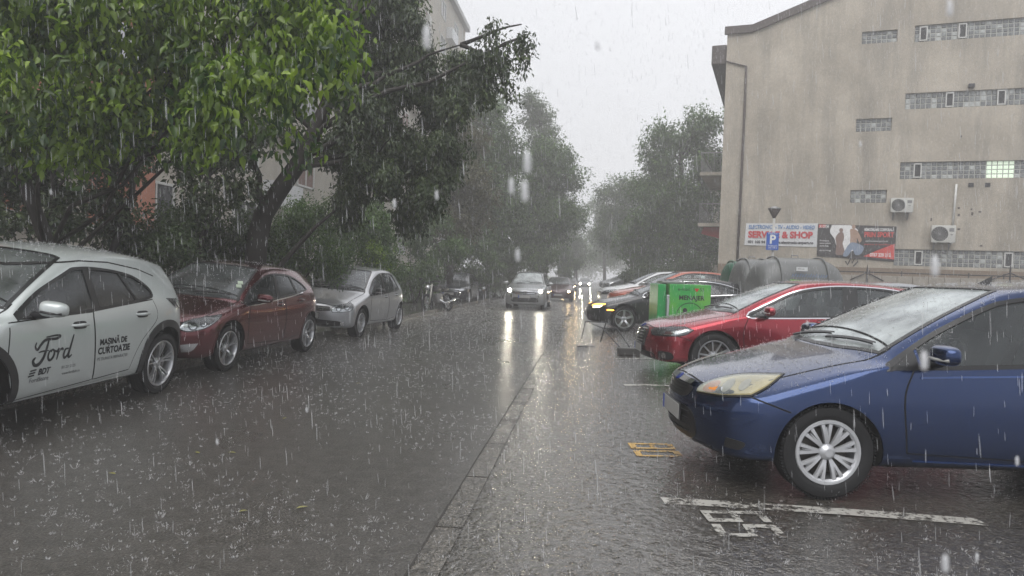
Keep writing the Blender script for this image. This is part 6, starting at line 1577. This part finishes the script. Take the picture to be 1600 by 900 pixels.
big('poplar', 845, 62, [(828, 145, 12, 0), (835, 165, 17, 0), (830, 190, 20, 0), (855, 178, 14, 1), (862, 200, 12, 0), (845, 215, 24, 0), (858, 240, 18, 0), (835, 250, 24, 0), (850, 280, 26, 0)], 'tall narrow poplar standing above the left row', 53, 14000, 'leaf_far', .24, None)
big('roadside_tree', 850, 50, [(850, 245, 28, 0), (875, 250, 24, 1), (890, 275, 18, 0), (860, 285, 34, 0), (835, 290, 34, 0), (870, 320, 32, 0), (840, 335, 36, 0), (885, 335, 22, 0), (860, 360, 30, 0), (820, 360, 34, 0)], 'fuller green tree at the right end of the left row', 54, 32000, 'leaf_mid', .24, GT, fc=.52)
big('roadside_tree', 900, 84, [(890, 350, 20, 0), (905, 335, 16, 2), (898, 375, 20, 0), (880, 385, 22, 0), (908, 395, 14, 0)], 'pale tree fading in the haze at the street end', 55, 7000, 'leaf_far', .34, GT)
# right side
GT2 = 'tall trees on the right side'
big('roadside_tree', 1075, 47, [(1030, 205, 26, 0), (1015, 235, 22, 0), (1060, 215, 30, 1), (1095, 195, 28, 0), (1112, 185, 16, 0), (1045, 260, 40, 0), (1090, 255, 38, 0), (1020, 300, 36, 0), (1065, 310, 42, 0), (1105, 310, 30, 0), (1040, 350, 40, 0), (1090, 360, 38, 0), (1000, 345, 34, 0), (1015, 385, 34, 0), (985, 370, 26, 0), (1110, 400, 24, 0), (1060, 395, 36, 0), (1105, 240, 22, 0)], 'large green tree against the beige building', 56, 46000, 'leaf_mid', .23, GT2, kc=6, fc=.55)
big('roadside_tree', 990, 66, [(965, 295, 18, 0), (985, 305, 22, 0), (1005, 290, 20, 0), (960, 330, 24, 0), (990, 345, 28, 0), (975, 375, 28, 0), (1000, 390, 26, 0), (950, 365, 18, 0), (940, 300, 12, 0), (1020, 400, 24, 0)], 'greyish tree left of the large tree, half lost in haze', 57, 20000, 'leaf_far', .30, GT2, fc=.55)
big('roadside_tree', 945, 96, [(935, 320, 14, 0), (945, 345, 17, 0), (928, 365, 14, 0), (945, 380, 16, 0), (930, 395, 14, 0), (955, 400, 16, 0)], 'faint tree farthest down the right side', 58, 5000, 'leaf_far', .4, GT2)
bush(1090, 40, [(1040, 425, 20, 0), (1070, 420, 22, 0), (1100, 418, 22, 0), (1010, 425, 18, 1), (985, 428, 14, 2)], 'low dark hedge beyond the orange and white cars', 59, 8000, 'leaf_bush', .15)
# far wood that closes the street
far = [PB(x, y, 150+dy, r) for x, y, r, dy in ((880, 395, 16, 0), (900, 390, 14, 5), (918, 398, 12, 0), (935, 392, 14, 4), (955, 398, 15, 0), (860, 400, 16, 6), (975, 402, 14, 0), (905, 412, 12, 0), (925, 414, 12, 0))]
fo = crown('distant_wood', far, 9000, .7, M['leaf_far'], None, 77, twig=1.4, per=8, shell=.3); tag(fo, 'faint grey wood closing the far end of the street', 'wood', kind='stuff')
# a far block behind the trees on the right
fb = empty('far_building', (19, 52, 0)); tag(fb, 'pale building edge showing behind the beige building', 'building'); b = MB(); p = atY(1128, 250, 52)
b.box((p.x+3-19, 0, p.z/2), (6.2, 8, p.z)); b.build('wall', M['cream'], fb); b = MB(); b.box((p.x+3-19, 0, p.z+.1), (6.5, 8.3, .25)); b.build('roof', M['grey_metal'], fb)
# ground cover in the planting bed
g_ = np.random.default_rng(4); cov = []
for i in range(60):
    y = 6+i*1.1; x = pave_x(y)-2.2-g_.random()*.8; cov.append((x, y, zg(x, y)+.35, .9, .9, .42))
cov2 = [(pave_x(30+i*1.8)-2.4-g_.random(), 30+i*1.8, zg(-3, 30+i*1.8)+.8, 1.5, 1.5, 1.1) for i in range(60)]
uc = crown('undergrowth', cov2, 26000, .20, M['leaf_bush'], None, 79, twig=.35, per=8, shell=.2); tag(uc, 'dark undergrowth merging into the hedge farther down the street', 'undergrowth', kind='stuff')
gc = crown('undergrowth', cov, 34000, .08, M['leaf_bush'], None, 78, twig=.15, per=8, shell=.2); tag(gc, 'low dark undergrowth filling the bed along the pavement', 'undergrowth', kind='stuff')
# ================================================================ rain, splashes, haze
def water_mat(name, col, tr=.5, rough=.3):
    m, nt, b, o = new_mat(name); nt.nodes.remove(b)
    d = N(nt, 'ShaderNodeBsdfDiffuse'); d.inputs[0].default_value = (*col, 1); t = N(nt, 'ShaderNodeBsdfTranslucent'); t.inputs[0].default_value = (*col, 1)
    g = N(nt, 'ShaderNodeBsdfTransparent'); m1 = N(nt, 'ShaderNodeMixShader'); m2 = N(nt, 'ShaderNodeMixShader'); m1.inputs[0].default_value = .5; m2.inputs[0].default_value = tr
    nt.links.new(d.outputs[0], m1.inputs[1]); nt.links.new(t.outputs[0], m1.inputs[2]); nt.links.new(m1.outputs[0], m2.inputs[1]); nt.links.new(g.outputs[0], m2.inputs[2])
    nt.links.new(m2.outputs[0], o.inputs[0]); return m
M['drop'] = water_mat('falling_water', (.92, .93, .95), .38); M['splash'] = water_mat('splash_water', (.90, .90, .91), .35)
def np_mesh(name, V, F, mat):
    V = np.asarray(V, np.float32); F = np.asarray(F, np.int32); k = F.shape[1]
    me = bpy.data.meshes.new(name); me.vertices.add(len(V)); me.vertices.foreach_set('co', V.ravel()); me.loops.add(F.size); me.loops.foreach_set('vertex_index', F.ravel())
    me.polygons.add(len(F)); me.polygons.foreach_set('loop_start', np.arange(0, F.size, k, dtype=np.int32)); me.update(calc_edges=True); me.materials.append(mat)
    return link(bpy.data.objects.new(name, me))
def needles(P0, P1, rad, mat, name, sides=3):
    """slender drops: pointed at both ends, thickest below the middle"""
    P0, P1 = np.asarray(P0, float), np.asarray(P1, float); n = len(P0); ax = P1-P0; L = np.linalg.norm(ax, axis=1)[:, None]; ax = ax/L
    a = np.cross(ax, np.array([.3, .9, .1])); a /= np.linalg.norm(a, axis=1)[:, None]; b = np.cross(ax, a); r = np.asarray(rad)[:, None]
    mid1, mid2 = P0+(P1-P0)*.18, P0+(P1-P0)*.75; V = [P0]
    for m_, k in ((mid1, 1.0), (mid2, .8)):
        for s in range(sides): an = 2*math.pi*s/sides; V.append(m_+(a*math.cos(an)+b*math.sin(an))*r*k)
    V.append(P1); V = np.stack(V, 1); nv = V.shape[1]; tri = []
    for s in range(sides):
        s2 = (s+1) % sides; tri += [[0, 1+s2, 1+s], [1+s, 1+s2, 1+sides+s2], [1+s, 1+sides+s2, 1+sides+s], [1+sides+s, 1+sides+s2, nv-1]]
    F = (np.array(tri)[None]+(np.arange(n)*nv)[:, None, None]).reshape(-1, 3)
    return np_mesh(name, V.reshape(-1, 3), F, mat)
g = np.random.default_rng(12)
def zgv(x, y):
    y2 = np.maximum(0, y-6); t = np.clip((x-(-0.835+.111*y)-.3)/2.5, 0, 1); t = t*t*(3-2*t)
    return -.0052*np.minimum(y2, 160)*(1-t)+t*(.03+.005*np.minimum(np.maximum(0, y-9), 30))
n = 70000
Y = 1.3+27*g.random(n)**.62; X = (g.random(n)*2-1)*(.85*Y+1.8); top = CH+.50*Y+.6; Z = zgv(X, Y)+.05+g.random(n)*(top)
L = g.uniform(.03, .085, n); tilt = g.normal(.075, .03, n); P0 = np.stack([X, Y, Z], 1); P1 = P0+np.stack([-tilt*L, g.normal(0, .03, n)*L, L], 1)
rn = needles(P0, P1, g.uniform(.0005, .00115, n)*(1+.035*Y), M['drop'], 'rain'); tag(rn, 'falling rain drops filling the air over the street', 'rain', kind='stuff')
# big drops close to the lens, thrown out of focus by the lens itself
near = [(825, 252, .50, 1.5), (800, 290, .55, 1.2), (821, 298, .50, 1.4), (810, 398, .6, 1), (668, 57, .5, 1.6), (1485, 12, .55, 1.2), (1462, 415, .5, 1.4), (1445, 563, .5, 1.3), (1478, 880, .5, 1.2), (617, 318, .9, 1.1), (1527, 870, .9, 1), (683, 305, .8, 1), (935, 70, .5, .7), (1172, 470, .8, .8), (1590, 720, .8, 1), (340, 690, 1.0, .8), (80, 300, 1.0, .7), (1262, 505, 1.0, .7), (1345, 225, .9, .7), (480, 640, 1.1, .8)]
Q0 = []; Q1 = []; rd = []
for px, py, d, s in near:
    c = atY(px, py, d); h = .006*s; Q0.append((c.x, c.y, c.z-h)); Q1.append((c.x-.001, c.y, c.z+h)); rd.append(.0019*s)
nd = needles(Q0, Q1, rd, M['drop'], 'near_drops', 8); tag(nd, 'large blurred rain drops falling close before the lens', 'rain', kind='stuff')
cam_d.dof.use_dof = True; cam_d.dof.focus_distance = 9.5; cam_d.dof.aperture_fstop = 5.2
# splashes: little crowns of water thrown up where drops strike
def splashes(X, Y, Z, size, name, label):
    n = len(X); k = 6; i = np.repeat(np.arange(n), k); m = len(i); a = g.random(m)*6.283; kind = np.repeat(g.random(n) < .45, k); out = np.where(kind, g.uniform(.15, .55, m), g.uniform(-.05, .4, m))*size[i]; h = np.where(kind, g.uniform(.3, .9, m), g.uniform(.12, .6, m))*size[i]
    lift = np.where((g.random(m) < .55) & ~kind, g.uniform(.2, 1.3, m)*size[i], 0)
    r0 = np.where(kind, g.uniform(.1, .35, m), g.uniform(.05, .75, m))*size[i]; P0 = np.stack([X[i]+np.cos(a)*r0, Y[i]+np.sin(a)*r0, Z[i]+.001+lift], 1); P1 = P0+np.stack([np.cos(a)*out, np.sin(a)*out, h*.75], 1)
    o = needles(P0, P1, g.uniform(.0006, .0013, m)*(1+.035*Y[i]), M['splash'], name); tag(o, label, 'splash', kind='stuff'); return o
n = 40000; Y = 2.6+44*g.random(n)**1.05; X = (g.random(n)*2-1)*(.80*Y+1.5)
cl = np.sin(X*1.7+np.sin(Y*1.3)*2)+np.sin(Y*2.1+X*.6)      # gathered where the water stands
keep = (cl+g.normal(0, .7, n) > -.2) & (X > -5.55+.111*Y); X, Y = X[keep], Y[keep]
splashes(X, Y, zgv(X, Y), g.uniform(.009, .034, len(X))*np.where(g.random(len(X)) < .08, 1.9, 1), 'splashes', 'rain splashing up off the flooded road')
n = 60000; Y = 5+42*g.random(n)**.55; X = (g.random(n)*2-1)*(.62*Y+1); keep = (X > -5.4+.111*Y); X, Y = X[keep], Y[keep]
splashes(X, Y, zgv(X, Y), g.uniform(.012, .03, len(X))*(1+.03*Y), 'far_splashes', 'dense white spray standing over the far part of the street')
SX, SY, SZ = [], [], []
bpy.context.view_layer.update()
for c_, nn_ in ((c_blue, 2600), (c_red, 1600), (c_black, 900), (c_puma, 1500), (c_maroon, 1100), (c_golf, 900), (c_suv, 500)):
    S = root_surf[c_.name]; mw = c_.matrix_world
    for _ in range(nn_):
        x, y = g.uniform(S.xc-4.3, S.xc), g.uniform(-.9, .9); loc, nr, i_, dd = S.bvh.ray_cast(Vector((x, y, 4)), Vector((0, 0, -1)))
        if loc is not None and nr.z > .5: q = mw @ loc; SX.append(q.x); SY.append(q.y); SZ.append(q.z)
splashes(np.array(SX), np.array(SY), np.array(SZ), g.uniform(.006, .022, len(SX)), 'car_splashes', 'fine spray bouncing off the wet car roofs and bonnets')
# haze: an even veil of rain and spray
hz = MB(); hz.box((0, 87, 14.3), (158, 206, 33)); ho = hz.build('haze'); tag(ho, kind='stuff')
m = bpy.data.materials.new('haze'); m.use_nodes = True; nt = m.node_tree; nt.nodes.clear(); o = N(nt, 'ShaderNodeOutputMaterial'); pv = N(nt, 'ShaderNodeVolumePrincipled')
pv.inputs['Color'].default_value = (.985, .985, .99, 1); pv.inputs['Density'].default_value = .0052; pv.inputs['Anisotropy'].default_value = .1
nt.links.new(pv.outputs[0], o.inputs['Volume']); ho.data.materials.append(m)
